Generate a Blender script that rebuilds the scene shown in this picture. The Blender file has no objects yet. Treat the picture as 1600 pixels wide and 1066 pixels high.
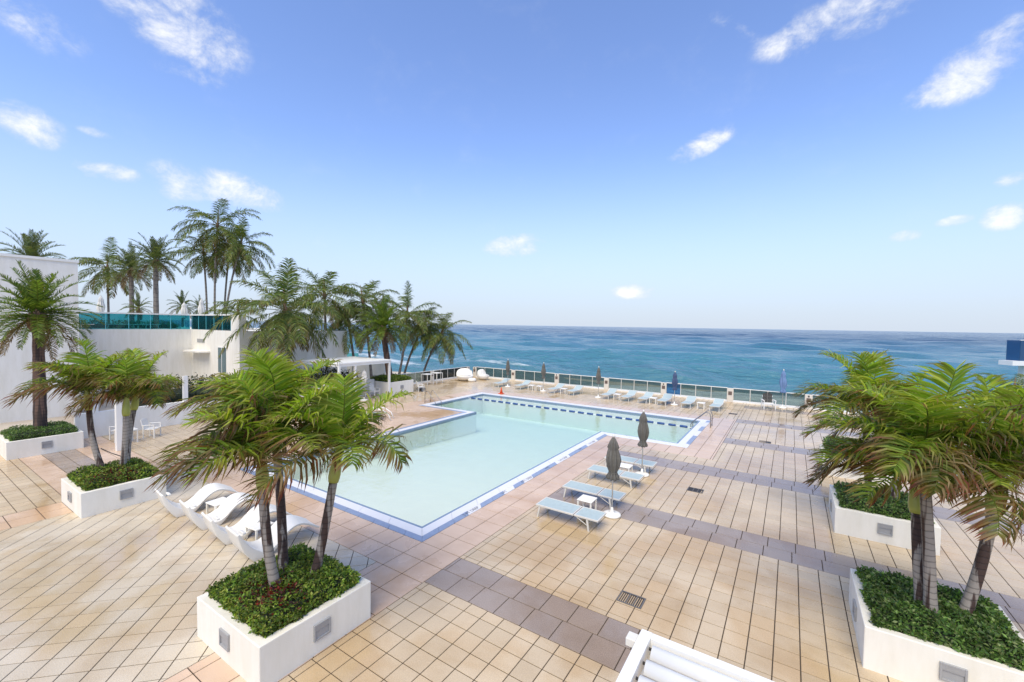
import bpy, math, random
import numpy as np
from mathutils import Matrix, Vector

T = 0.4                                   # one paving tile, metres
scn = bpy.context.scene
col = scn.collection
# ------------------------------------------------------------------ camera (fitted to the paving grid)
F_PX, PITCH, ROLL, YAW, CAMH = 670.96, 0.0370, -0.0156, -0.5761, 14.24 * T
def _axes():
    p, r = PITCH, ROLL
    f = np.array([0, math.cos(p), -math.sin(p)]); d = np.array([0, -math.sin(p), -math.cos(p)]); x = np.array([1., 0, 0])
    c, s = math.cos(r), math.sin(r)
    a = (c * x + s * d, -s * x + c * d, f)
    c, s = math.cos(YAW), math.sin(YAW)
    Rm = np.array([[c, s, 0], [-s, c, 0], [0, 0, 1]])
    return [Rm @ v for v in a]
RIGHT, DOWN, FWD = _axes()
cam_d = bpy.data.cameras.new('camera'); cam = bpy.data.objects.new('camera', cam_d); col.objects.link(cam)
cam_d.sensor_width = 36; cam_d.lens = F_PX / 1600 * 36; cam_d.clip_start = 0.1; cam_d.clip_end = 60000
M = Matrix.Identity(4)
for i in range(3):
    M[i][0] = RIGHT[i]; M[i][1] = -DOWN[i]; M[i][2] = -FWD[i]
M[2][3] = CAMH
cam.matrix_world = M
scn.camera = cam
def ray(x, y): return (x - 800) / F_PX * RIGHT + (y - 533) / F_PX * DOWN + FWD
def gp(x, y, z=0.0):                       # pixel of the photo -> point on the level z (metres)
    g = ray(x, y); t = (z - CAMH) / g[2]; return np.array([g[0] * t, g[1] * t, z])
def dp(x, y, depth):                       # pixel -> point at a distance along the view axis
    return ray(x, y) * depth + np.array([0, 0, CAMH])
def depth_of(p): return float((np.asarray(p) - np.array([0, 0, CAMH])) @ FWD)
def project(p):
    q = np.asarray(p, float) - np.array([0, 0, CAMH]); z = q @ FWD
    return 800 + F_PX * (q @ RIGHT) / z, 533 + F_PX * (q @ DOWN) / z, z

# ------------------------------------------------------------------ world, sun, exposure
world = bpy.data.worlds.new('World'); scn.world = world; world.use_nodes = True
scn.view_settings.view_transform = 'Standard'; scn.view_settings.look = 'None'
scn.view_settings.gamma = 1; scn.view_settings.exposure = 1.06
SUN_EL, SUN_ROT = math.radians(58), math.radians(168)
def build_world():
    nt = world.node_tree; nt.nodes.clear(); N = nt.nodes; L = nt.links
    out = N.new('ShaderNodeOutputWorld'); bg = N.new('ShaderNodeBackground')
    sky = N.new('ShaderNodeTexSky'); sky.sky_type = 'NISHITA'; sky.sun_disc = False
    sky.sun_elevation = SUN_EL; sky.sun_rotation = SUN_ROT; sky.air_density = 1.0; sky.dust_density = 0.1; sky.ozone_density = 2.0
    tc = N.new('ShaderNodeTexCoord')
    # clouds: (px, py, half width px, half height px, tilt, weight) read off the photo, placed by direction
    cl = [(275, 25, 105, 60, 10, 1), (320, 62, 60, 38, 35, .9), (300, 118, 45, 14, 0, .45), (40, 30, 80, 34, 0, .38),
          (46, 195, 58, 27, 8, .95), (165, 268, 48, 14, -6, .9), (350, 293, 95, 24, 6, 1), (285, 298, 36, 18, 0, .9),
          (805, 384, 44, 16, -6, 1.15), (1095, 228, 56, 15, -22, .85), (1310, 32, 115, 34, 0, 1), (1270, 62, 60, 20, 0, .7), (1150, 42, 36, 14, 30, .45),
          (1530, 105, 95, 40, -12, 1.05), (1460, 140, 60, 18, -25, .8), (1565, 48, 45, 16, 0, .5), (1580, 281, 26, 11, 0, .95),
          (1572, 336, 40, 20, -8, 1), (1492, 345, 30, 7, -4, .7), (1415, 369, 26, 8, 0, .7), (990, 456, 34, 11, 0, 1.1), (150, 208, 22, 6, 0, .4)]
    no = N.new('ShaderNodeTexNoise'); no.inputs['Scale'].default_value = 11; no.inputs['Detail'].default_value = 10; no.inputs['Roughness'].default_value = .66; no.inputs['Distortion'].default_value = .25
    mp = N.new('ShaderNodeMapping'); mp.inputs['Scale'].default_value = (1, 1, 1.35)
    L.new(tc.outputs['Generated'], mp.inputs['Vector']); L.new(mp.outputs[0], no.inputs['Vector'])
    prev = None
    def vm(op, a, b):
        n = N.new('ShaderNodeVectorMath'); n.operation = op
        L.new(a, n.inputs[0])
        n.inputs[1].default_value = b
        return n
    def ma(op, a, b=None, c=None):
        n = N.new('ShaderNodeMath'); n.operation = op
        for k, v in enumerate((a, b, c)):
            if v is None: continue
            if isinstance(v, (int, float)): n.inputs[k].default_value = v
            else: L.new(v, n.inputs[k])
        return n.outputs[0]
    for (x, y, w, h, tilt, wt) in cl:
        d = ray(x, y); ln = np.linalg.norm(d); d = d / ln
        t = math.radians(tilt); ex = RIGHT * math.cos(t) + DOWN * math.sin(t); ey = -RIGHT * math.sin(t) + DOWN * math.cos(t)
        ex = ex - d * (ex @ d); ey = ey - d * (ey @ d)
        ex = ex / (ex @ ex); ey = ey / (ey @ ey)
        sx = 1.12 * w / F_PX / ln; sy = 1.2 * h / F_PX / ln
        q = vm('SUBTRACT', tc.outputs['Generated'], tuple(d))
        a = vm('DOT_PRODUCT', q.outputs[0], tuple(ex / sx)); b = vm('DOT_PRODUCT', q.outputs[0], tuple(ey / sy))
        r2 = ma('ADD', ma('MULTIPLY', a.outputs['Value'], a.outputs['Value']), ma('MULTIPLY', b.outputs['Value'], b.outputs['Value']))
        m = ma('MULTIPLY', ma('SUBTRACT', 1.0, ma('MINIMUM', r2, 1.6)), wt)
        prev = m if prev is None else ma('MAXIMUM', prev, m)
    dens = ma('ADD', prev, ma('MULTIPLY', ma('SUBTRACT', no.outputs['Fac'], .5), 5.2))
    mr = N.new('ShaderNodeMapRange'); mr.interpolation_type = 'SMOOTHSTEP'
    mr.inputs['From Min'].default_value = -.25; mr.inputs['From Max'].default_value = 1.75
    L.new(dens, mr.inputs['Value'])
    gate = N.new('ShaderNodeMapRange'); gate.interpolation_type = 'SMOOTHSTEP'; gate.inputs['From Min'].default_value = -.35; gate.inputs['From Max'].default_value = .35
    L.new(prev, gate.inputs['Value'])
    fac = ma('MULTIPLY', ma('MULTIPLY', mr.outputs[0], gate.outputs[0]), .93)
    mix = N.new('ShaderNodeMix'); mix.data_type = 'RGBA'
    # sea haze: the air near the horizon is pale and bluish all round
    sz = N.new('ShaderNodeSeparateXYZ'); L.new(tc.outputs['Generated'], sz.inputs[0])
    hz = N.new('ShaderNodeMapRange'); hz.interpolation_type = 'SMOOTHSTEP'; hz.inputs['From Min'].default_value = -.02; hz.inputs['From Max'].default_value = .38; hz.inputs['To Min'].default_value = .95; hz.inputs['To Max'].default_value = 0
    L.new(sz.outputs['Z'], hz.inputs['Value'])
    hm = N.new('ShaderNodeMix'); hm.data_type = 'RGBA'; hm.inputs['B'].default_value = (2.75, 3.2, 3.85, 1); L.new(hz.outputs[0], hm.inputs['Factor']); 
    wb = N.new('ShaderNodeMix'); wb.data_type = 'RGBA'; wb.blend_type = 'MULTIPLY'; wb.inputs['Factor'].default_value = 1; wb.inputs['B'].default_value = (1.0, 1.01, 1.20, 1); L.new(sky.outputs[0], wb.inputs['A']); L.new(wb.outputs['Result'], hm.inputs['A'])
    L.new(fac, mix.inputs['Factor']); L.new(hm.outputs['Result'], mix.inputs['A']); 
    cc = N.new('ShaderNodeMix'); cc.data_type = 'RGBA'; cc.inputs['A'].default_value = (3.5, 3.7, 4.1, 1); cc.inputs['B'].default_value = (5.2, 5.2, 5.2, 1); L.new(mr.outputs[0], cc.inputs['Factor']); L.new(cc.outputs['Result'], mix.inputs['B'])
    L.new(mix.outputs['Result'], bg.inputs['Color']); bg.inputs['Strength'].default_value = .105
    L.new(bg.outputs[0], out.inputs[0])
build_world()
sd = bpy.data.lights.new('sun', 'SUN'); sd.energy = 2.0; sd.angle = math.radians(50); sd.color = (1, .89, .68)
sun = bpy.data.objects.new('sun', sd); col.objects.link(sun)
sdir = Vector((math.sin(SUN_ROT) * math.cos(SUN_EL), math.cos(SUN_ROT) * math.cos(SUN_EL), math.sin(SUN_EL)))
sun.rotation_euler = sdir.to_track_quat('Z', 'Y').to_euler(); sun.location = (0, 0, 30)

rng = np.random.default_rng(11); random.seed(5)
# ------------------------------------------------------------------ materials
MATS = {}
def new_mat(name):
    m = bpy.data.materials.new(name); m.use_nodes = True; MATS[name] = m
    nt = m.node_tree; return m, nt, nt.nodes, nt.links, nt.nodes['Principled BSDF']
def simple(name, c, rough=.5, metal=0, var=.12, scale=6, bump=0, spec=.5, alpha=None):
    m, nt, N, L, b = new_mat(name)
    geo = N.new('ShaderNodeNewGeometry'); no = N.new('ShaderNodeTexNoise'); no.inputs['Scale'].default_value = scale; no.inputs['Detail'].default_value = 6
    L.new(geo.outputs['Position'], no.inputs['Vector'])
    mx = N.new('ShaderNodeMix'); mx.data_type = 'RGBA'
    mx.inputs['A'].default_value = (*[v * (1 - var) for v in c], 1); mx.inputs['B'].default_value = (*[min(1, v * (1 + var)) for v in c], 1)
    L.new(no.outputs['Fac'], mx.inputs['Factor']); L.new(mx.outputs['Result'], b.inputs['Base Color'])
    b.inputs['Roughness'].default_value = rough; b.inputs['Metallic'].default_value = metal; b.inputs['Specular IOR Level'].default_value = spec
    if bump:
        bp = N.new('ShaderNodeBump'); bp.inputs['Strength'].default_value = bump; bp.inputs['Distance'].default_value = .01
        n2 = N.new('ShaderNodeTexNoise'); n2.inputs['Scale'].default_value = scale * 12; L.new(geo.outputs['Position'], n2.inputs['Vector'])
        L.new(n2.outputs['Fac'], bp.inputs['Height']); L.new(bp.outputs[0], b.inputs['Normal'])
    return m
def stucco(name, c):
    m, nt, N, L, b = new_mat(name)
    geo = N.new('ShaderNodeNewGeometry')
    mp = N.new('ShaderNodeMapping'); mp.inputs['Scale'].default_value = (1.2, 1.2, .25); L.new(geo.outputs['Position'], mp.inputs['Vector'])
    no = N.new('ShaderNodeTexNoise'); no.inputs['Scale'].default_value = 2.2; no.inputs['Detail'].default_value = 8; no.inputs['Roughness'].default_value = .65
    L.new(mp.outputs[0], no.inputs['Vector'])
    r = N.new('ShaderNodeValToRGB'); r.color_ramp.elements[0].position = .28; r.color_ramp.elements[1].position = .6
    r.color_ramp.elements[0].color = (c[0] * .89, c[1] * .88, c[2] * .84, 1); r.color_ramp.elements[1].color = (*c, 1)
    L.new(no.outputs['Fac'], r.inputs[0]); L.new(r.outputs[0], b.inputs['Base Color']); b.inputs['Roughness'].default_value = .75
    n2 = N.new('ShaderNodeTexNoise'); n2.inputs['Scale'].default_value = 60; L.new(geo.outputs['Position'], n2.inputs['Vector'])
    bp = N.new('ShaderNodeBump'); bp.inputs['Strength'].default_value = .25; bp.inputs['Distance'].default_value = .006
    L.new(n2.outputs['Fac'], bp.inputs['Height']); L.new(bp.outputs[0], b.inputs['Normal'])
    return m
def tile_mat(name, c, c2, pitch, off, rot=0.0, speck=.5):
    """paving: colour changes from tile to tile, speckled aggregate, rain water standing in patches"""
    m, nt, N, L, b = new_mat(name)
    geo = N.new('ShaderNodeNewGeometry')
    mp = N.new('ShaderNodeMapping'); mp.vector_type = 'POINT'
    mp.inputs['Rotation'].default_value = (0, 0, rot); mp.inputs['Scale'].default_value = (1 / pitch[0], 1 / pitch[1], 0); mp.inputs['Location'].default_value = (off[0], off[1], 0)
    L.new(geo.outputs['Position'], mp.inputs['Vector'])
    fl = N.new('ShaderNodeVectorMath'); fl.operation = 'FLOOR'; L.new(mp.outputs[0], fl.inputs[0])
    wn = N.new('ShaderNodeTexWhiteNoise'); wn.noise_dimensions = '3D'; L.new(fl.outputs[0], wn.inputs['Vector'])
    mx = N.new('ShaderNodeMix'); mx.data_type = 'RGBA'; mx.inputs['A'].default_value = (*c, 1); mx.inputs['B'].default_value = (*c2, 1)
    L.new(wn.outputs['Value'], mx.inputs['Factor'])
    # aggregate
    ag = N.new('ShaderNodeTexNoise'); ag.inputs['Scale'].default_value = 55; ag.inputs['Detail'].default_value = 3; ag.inputs['Roughness'].default_value = .7
    L.new(geo.outputs['Position'], ag.inputs['Vector'])
    ar = N.new('ShaderNodeMapRange'); ar.inputs['From Min'].default_value = .3; ar.inputs['From Max'].default_value = .72; ar.inputs['To Min'].default_value = 1 - .3 * speck; ar.inputs['To Max'].default_value = 1 + .36 * speck
    L.new(ag.outputs['Fac'], ar.inputs['Value'])
    mu = N.new('ShaderNodeMix'); mu.data_type = 'RGBA'; mu.blend_type = 'MULTIPLY'; mu.inputs['Factor'].default_value = 1
    cr = N.new('ShaderNodeCombineXYZ')
    for k in range(3): L.new(ar.outputs[0], cr.inputs[k])
    L.new(mx.outputs['Result'], mu.inputs['A']); L.new(cr.outputs[0], mu.inputs['B'])
    # wear
    st = N.new('ShaderNodeTexNoise'); st.inputs['Scale'].default_value = .9; st.inputs['Detail'].default_value = 7; st.inputs['Roughness'].default_value = .6
    L.new(geo.outputs['Position'], st.inputs['Vector'])
    # wet patches: noise, pushed by each tile's own level
    wt = N.new('ShaderNodeTexNoise'); wt.inputs['Scale'].default_value = .34; wt.inputs['Detail'].default_value = 5; wt.inputs['Roughness'].default_value = .55; wt.inputs['Distortion'].default_value = .4
    L.new(geo.outputs['Position'], wt.inputs['Vector'])
    ad = N.new('ShaderNodeMath'); ad.operation = 'MULTIPLY_ADD'; ad.inputs[1].default_value = .07; L.new(wn.outputs['Value'], ad.inputs[0]); L.new(wt.outputs['Fac'], ad.inputs[2])
    wr = N.new('ShaderNodeMapRange'); wr.interpolation_type = 'SMOOTHSTEP'; wr.inputs['From Min'].default_value = .46; wr.inputs['From Max'].default_value = .64
    L.new(ad.outputs[0], wr.inputs['Value'])
    dk = N.new('ShaderNodeMix'); dk.data_type = 'RGBA'; dk.blend_type = 'MULTIPLY'; dk.inputs['B'].default_value = (.86, .78, .66, 1)
    L.new(wr.outputs[0], dk.inputs['Factor']); L.new(mu.outputs['Result'], dk.inputs['A'])
    sm = N.new('ShaderNodeMix'); sm.data_type = 'RGBA'; sm.blend_type = 'MULTIPLY'; sm.inputs['B'].default_value = (.88, .85, .80, 1)
    sr = N.new('ShaderNodeMapRange'); sr.inputs['From Min'].default_value = .48; sr.inputs['From Max'].default_value = .7; L.new(st.outputs['Fac'], sr.inputs['Value'])
    L.new(sr.outputs[0], sm.inputs['Factor']); L.new(dk.outputs['Result'], sm.inputs['A'])
    L.new(sm.outputs['Result'], b.inputs['Base Color'])
    rr = N.new('ShaderNodeMapRange'); rr.inputs['To Min'].default_value = .34; rr.inputs['To Max'].default_value = .06
    L.new(wr.outputs[0], rr.inputs['Value']); L.new(rr.outputs[0], b.inputs['Roughness'])
    bp = N.new('ShaderNodeBump'); bp.inputs['Strength'].default_value = .15; bp.inputs['Distance'].default_value = .004
    L.new(ag.outputs['Fac'], bp.inputs['Height']); L.new(bp.outputs[0], b.inputs['Normal'])
    return m
def leaf_mat(name, rough=.40, trans=.42):
    m, nt, N, L, b = new_mat(name)
    at = N.new('ShaderNodeAttribute'); at.attribute_name = 'col'
    L.new(at.outputs['Color'], b.inputs['Base Color']); b.inputs['Roughness'].default_value = rough; b.inputs['Specular IOR Level'].default_value = .28
    tr = N.new('ShaderNodeBsdfTranslucent'); g = N.new('ShaderNodeMix'); g.data_type = 'RGBA'; g.blend_type = 'MULTIPLY'; g.inputs['Factor'].default_value = 1
    g.inputs['B'].default_value = (1.5, 1.6, .6, 1); L.new(at.outputs['Color'], g.inputs['A']); L.new(g.outputs['Result'], tr.inputs['Color'])
    mx = N.new('ShaderNodeMixShader'); mx.inputs[0].default_value = trans
    L.new(b.outputs[0], mx.inputs[1]); L.new(tr.outputs[0], mx.inputs[2]); L.new(mx.outputs[0], N['Material Output'].inputs['Surface'])
    return m
def trunk_mat(name, c, dark, ring=26, stain=.5):
    m, nt, N, L, b = new_mat(name)
    geo = N.new('ShaderNodeNewGeometry')
    sx = N.new('ShaderNodeSeparateXYZ'); L.new(geo.outputs['Position'], sx.inputs[0])
    no = N.new('ShaderNodeTexNoise'); no.inputs['Scale'].default_value = 5; no.inputs['Detail'].default_value = 8; L.new(geo.outputs['Position'], no.inputs['Vector'])
    mp = N.new('ShaderNodeMapping'); mp.inputs['Scale'].default_value = (7, 7, .3); L.new(geo.outputs['Position'], mp.inputs['Vector'])
    n2 = N.new('ShaderNodeTexNoise'); n2.inputs['Scale'].default_value = 1.0; n2.inputs['Detail'].default_value = 5; L.new(mp.outputs[0], n2.inputs['Vector'])
    r = N.new('ShaderNodeMapRange'); r.interpolation_type = 'SMOOTHSTEP'; r.inputs['From Min'].default_value = stain; r.inputs['From Max'].default_value = stain + .07; L.new(n2.outputs['Fac'], r.inputs['Value'])
    wv = N.new('ShaderNodeMath'); wv.operation = 'MULTIPLY_ADD'; wv.inputs[1].default_value = ring; L.new(sx.outputs['Z'], wv.inputs[0])
    ml = N.new('ShaderNodeMath'); ml.operation = 'MULTIPLY'; ml.inputs[1].default_value = 5; L.new(no.outputs['Fac'], ml.inputs[0]); L.new(ml.outputs[0], wv.inputs[2])
    sn = N.new('ShaderNodeMath'); sn.operation = 'SINE'; L.new(wv.outputs[0], sn.inputs[0])
    pw = N.new('ShaderNodeMapRange'); pw.inputs['From Min'].default_value = .6; pw.inputs['From Max'].default_value = 1; pw.inputs['To Min'].default_value = 1; pw.inputs['To Max'].default_value = .6; L.new(sn.outputs[0], pw.inputs['Value'])
    mx = N.new('ShaderNodeMix'); mx.data_type = 'RGBA'; mx.inputs['A'].default_value = (*c, 1); mx.inputs['B'].default_value = (*dark, 1); L.new(r.outputs[0], mx.inputs['Factor'])
    cb = N.new('ShaderNodeCombineXYZ')
    for k in range(3): L.new(pw.outputs[0], cb.inputs[k])
    mu = N.new('ShaderNodeMix'); mu.data_type = 'RGBA'; mu.blend_type = 'MULTIPLY'; mu.inputs['Factor'].default_value = 1
    L.new(mx.outputs['Result'], mu.inputs['A']); L.new(cb.outputs[0], mu.inputs['B']); L.new(mu.outputs['Result'], b.inputs['Base Color'])
    b.inputs['Roughness'].default_value = .7
    bp = N.new('ShaderNodeBump'); bp.inputs['Strength'].default_value = .5; bp.inputs['Distance'].default_value = .02; L.new(pw.outputs[0], bp.inputs['Height']); L.new(bp.outputs[0], b.inputs['Normal'])
    return m
def glass_mat(name, tint, rough=.02, opac=.25, c=(.3, .4, .4)):
    """thin sheet glass: tinted see-through plus fresnel reflection, partly covered by salt film"""
    m, nt, N, L, b = new_mat(name)
    N.remove(b); out = N['Material Output']
    tr = N.new('ShaderNodeBsdfTransparent'); tr.inputs['Color'].default_value = (*tint, 1)
    gl = N.new('ShaderNodeBsdfGlossy'); gl.inputs['Roughness'].default_value = rough
    df = N.new('ShaderNodeBsdfDiffuse'); df.inputs['Color'].default_value = (*c, 1)
    fr = N.new('ShaderNodeFresnel'); fr.inputs['IOR'].default_value = 1.4
    m0 = N.new('ShaderNodeMixShader'); m0.inputs[0].default_value = opac; L.new(tr.outputs[0], m0.inputs[1]); L.new(df.outputs[0], m0.inputs[2])
    m1 = N.new('ShaderNodeMixShader'); L.new(fr.outputs[0], m1.inputs[0]); L.new(m0.outputs[0], m1.inputs[1]); L.new(gl.outputs[0], m1.inputs[2])
    L.new(m1.outputs[0], out.inputs['Surface'])
    return m
PITCH_Y = (T, T)
simple('joint', (.06, .042, .026), .85)
tile_mat('tile_sand', (.53, .42, .275), (.62, .495, .33), (T, T), (.2, -.3))
tile_mat('tile_pink', (.61, .445, .315), (.67, .50, .36), (1.6 * T, 1.6 * T), (.3, .5), speck=.25)
tile_mat('tile_mauve', (.31, .255, .215), (.36, .295, .245), (1.55 * T, 1.5 * T), (.5, .7), speck=.8)
tile_mat('tile_diag', (.55, .475, .355), (.62, .535, .405), (T, T), (0, 0), rot=math.radians(-45))
stucco('stucco', (.83, .795, .70)); stucco('wall_white', (.83, .805, .735))
simple('white_paint', (.81, .80, .75), .4, var=.04); simple('white_plastic', (.83, .80, .72), .35, var=.05, scale=3)
simple('frame_alu', (.62, .60, .54), .45, var=.08); simple('steel', (.26, .25, .24), .3, metal=.85)
simple('pole_steel', (.55, .56, .55), .35, metal=.6)
simple('sling', (.40, .485, .48), .7, var=.14, scale=9, bump=.3); simple('umb_grey', (.125, .12, .105), .8, var=.35, scale=12, bump=.3)
simple('umb_navy', (.055, .085, .17), .75, var=.35, scale=10); simple('umb_blue', (.15, .24, .42), .75, var=.3, scale=10); simple('umb_white', (.68, .66, .60), .8, var=.1)
simple('fixture', (.33, .33, .325), .5, var=.06); simple('fixture_dark', (.13, .12, .11), .6)
simple('dark_metal', (.05, .045, .04), .5, var=.3); simple('iron', (.05, .042, .036), .85, var=.4, scale=30)
simple('black_plastic', (.02, .02, .022), .4); simple('sign_brown', (.14, .10, .08), .5); simple('orange', (.75, .10, .03), .45)
simple('coping_white', (.74, .73, .72), .35, var=.06, scale=5); simple('coping_blue', (.25, .305, .42), .3, var=.18, scale=7)
simple('waterline', (.20, .27, .36), .25, var=.3, scale=14); simple('plaster', (.80, .80, .74), .6, var=.04, scale=1.5)
simple('text_dark', (.06, .06, .08), .5); simple('pillar', (.66, .61, .52), .7, var=.08, scale=3, bump=.3)
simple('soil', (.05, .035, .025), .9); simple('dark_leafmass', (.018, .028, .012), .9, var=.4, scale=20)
simple('rope_white', (.72, .74, .74), .5); simple('rope_blue', (.02, .07, .22), .4)
simple('door_glass', (.10, .16, .17), .12); simple('coconut', (.22, .26, .05), .45, var=.25, scale=20)
trunk_mat('trunk_grey', (.33, .285, .235), (.06, .032, .022), 60, .49)
trunk_mat('trunk_brown', (.13, .075, .05), (.04, .025, .02), 45, .5)
trunk_mat('trunk_far', (.21, .18, .15), (.10, .08, .065), 14, .55)
simple('crownshaft', (.34, .36, .07), .35, var=.25, scale=5); simple('leaf_base', (.16, .10, .06), .8, var=.4, scale=20)
leaf_mat('frond'); leaf_mat('frond_far', .45, .3); leaf_mat('leaf', .35, .3)
glass_mat('fence_glass', (.55, .62, .58), opac=.16, c=(.20, .24, .22)); glass_mat('fence_glass_blue', (.25, .45, .62), opac=.22, c=(.06, .16, .28))
glass_mat('teal_glass', (.22, .60, .64), opac=.14, c=(.03, .22, .26)); glass_mat('blue_glass', (.15, .3, .5), opac=.55, c=(.05, .15, .32))
simple('aqua_panel', (.16, .58, .66), .25, var=.06)

# ------------------------------------------------------------------ mesh helpers
class MB:
    def __init__(s): s.v = []; s.f = []
    def box(s, a, b, M=None):
        (x0, y0, z0), (x1, y1, z1) = a, b; n = len(s.v)
        P = [(x0, y0, z0), (x1, y0, z0), (x1, y1, z0), (x0, y1, z0), (x0, y0, z1), (x1, y0, z1), (x1, y1, z1), (x0, y1, z1)]
        if M is not None: P = [tuple(M @ Vector(p)) for p in P]
        s.v += P; s.f += [tuple(n + k for k in q) for q in ((3, 2, 1, 0), (4, 5, 6, 7), (0, 1, 5, 4), (1, 2, 6, 5), (2, 3, 7, 6), (3, 0, 4, 7))]
        return s
    def tube(s, pts, rad, k=8, cap=True):
        pts = [np.asarray(p, float) for p in pts]; m = len(pts)
        if not hasattr(rad, '__len__'): rad = [rad] * m
        n0 = len(s.v); prev = None
        for i, p in enumerate(pts):
            t = pts[min(i + 1, m - 1)] - pts[max(i - 1, 0)]; t = t / (np.linalg.norm(t) + 1e-9)
            if prev is None:
                a = np.cross(t, [0, 0, 1.]) if abs(t[2]) < .95 else np.cross(t, [1., 0, 0])
            else: a = prev - t * (prev @ t)
            a = a / np.linalg.norm(a); prev = a; b = np.cross(t, a)
            for j in range(k):
                w = 2 * math.pi * j / k
                s.v.append(tuple(p + rad[i] * (math.cos(w) * a + math.sin(w) * b)))
        for i in range(m - 1):
            for j in range(k):
                q = n0 + i * k
                s.f.append((q + j, q + (j + 1) % k, q + k + (j + 1) % k, q + k + j))
        if cap:
            s.f.append(tuple(n0 + j for j in range(k))[::-1]); s.f.append(tuple(n0 + (m - 1) * k + j for j in range(k)))
        return s
    def lathe(s, prof, k=20, c=(0, 0, 0), wob=None):
        n0 = len(s.v)
        for i, (r, z) in enumerate(prof):
            for j in range(k):
                w = 2 * math.pi * j / k; rr = r * (1 + (wob(w, z) if wob else 0))
                s.v.append((c[0] + rr * math.cos(w), c[1] + rr * math.sin(w), c[2] + z))
        for i in range(len(prof) - 1):
            for j in range(k):
                q = n0 + i * k; s.f.append((q + j, q + (j + 1) % k, q + k + (j + 1) % k, q + k + j))
        s.f.append(tuple(n0 + j for j in range(k))[::-1]); s.f.append(tuple(n0 + (len(prof) - 1) * k + j for j in range(k)))
        return s
    def quad(s, *p):
        n = len(s.v); s.v += [tuple(q) for q in p]; s.f.append(tuple(range(n, n + len(p)))); return s
    def build(s, name, mat, parent=None, smooth=False, bevel=0):
        me = bpy.data.meshes.new(name); me.from_pydata([tuple(map(float, p)) for p in s.v], [], s.f); me.update()
        return obj_of(name, me, mat, parent, smooth, bevel)
def obj_of(name, me, mat, parent=None, smooth=False, bevel=0):
    if mat and not me.materials: me.materials.append(MATS[mat])
    if smooth: me.polygons.foreach_set('use_smooth', [True] * len(me.polygons))
    o = bpy.data.objects.new(name, me); col.objects.link(o)
    if parent: o.parent = parent
    if bevel:
        b = o.modifiers.new('bevel', 'BEVEL'); b.width = bevel; b.segments = 2; b.limit_method = 'ANGLE'
    return o
def tag(o, label, cat, group=None):
    o['label'] = label; o['category'] = cat
    if group: o['group'] = group
    return o
def struct(o): o['kind'] = 'structure'; return o
def thing(name, label, cat, loc, rz=0, group=None):
    e = bpy.data.objects.new(name, None); col.objects.link(e); e.location = tuple(map(float, loc)); e.rotation_euler = (0, 0, rz); e.empty_display_size = .2
    return tag(e, label, cat, group)
def copy_tree(o, parent=None):
    c = o.copy(); col.objects.link(c); c.parent = parent
    for ch in o.children: copy_tree(ch, c)
    return c

# ------------------------------------------------------------------ ground, sea
def smooth01(x): x = np.clip(x, 0, 1); return x * x * (3 - 2 * x)
def grid_mesh(name, X, Y, Z, mat):
    r, c = X.shape
    v = np.stack([X, Y, Z], -1).reshape(-1, 3)
    i = np.arange(r * c).reshape(r, c)
    f = np.stack([i[:-1, :-1], i[:-1, 1:], i[1:, 1:], i[1:, :-1]], -1).reshape(-1, 4)
    me = bpy.data.meshes.new(name); me.from_pydata(v.tolist(), [], f.tolist()); me.update()
    return obj_of(name, me, mat, smooth=True)
SEA_Z = -3.2
def sand_mat():
    m, nt, N, L, b = new_mat('sand')
    geo = N.new('ShaderNodeNewGeometry'); n = N.new('ShaderNodeTexNoise'); n.inputs['Scale'].default_value = .5; n.inputs['Detail'].default_value = 9; L.new(geo.outputs['Position'], n.inputs['Vector'])
    r = N.new('ShaderNodeValToRGB'); r.color_ramp.elements[0].color = (.40, .33, .25, 1); r.color_ramp.elements[1].color = (.60, .53, .42, 1); r.color_ramp.elements[0].position = .35; r.color_ramp.elements[1].position = .65
    L.new(n.outputs['Fac'], r.inputs[0]); L.new(r.outputs[0], b.inputs['Base Color']); b.inputs['Roughness'].default_value = .85
sand_mat()
def ground():
    xs = np.concatenate([np.linspace(-4000, -400, 10), np.linspace(-300, 120, 120), np.linspace(200, 3000, 8)])
    ys = np.concatenate([np.linspace(-3000, -60, 8), np.linspace(-40, 75, 90)])
    X, Y = np.meshgrid(xs, ys)
    Z = -.45 - 2.9 * smooth01((Y - 20) / 32) - .9 * np.clip((Y - 52) / 20, 0, 1)
    Z += .06 * np.sin(X * .31 + Y * .2) * np.sin(Y * .43)
    Z[(X > -27) & (X < 23) & (Y < 36)] = -3.9
    struct(grid_mesh('beach', X, Y, Z, 'sand'))
ground()
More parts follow.
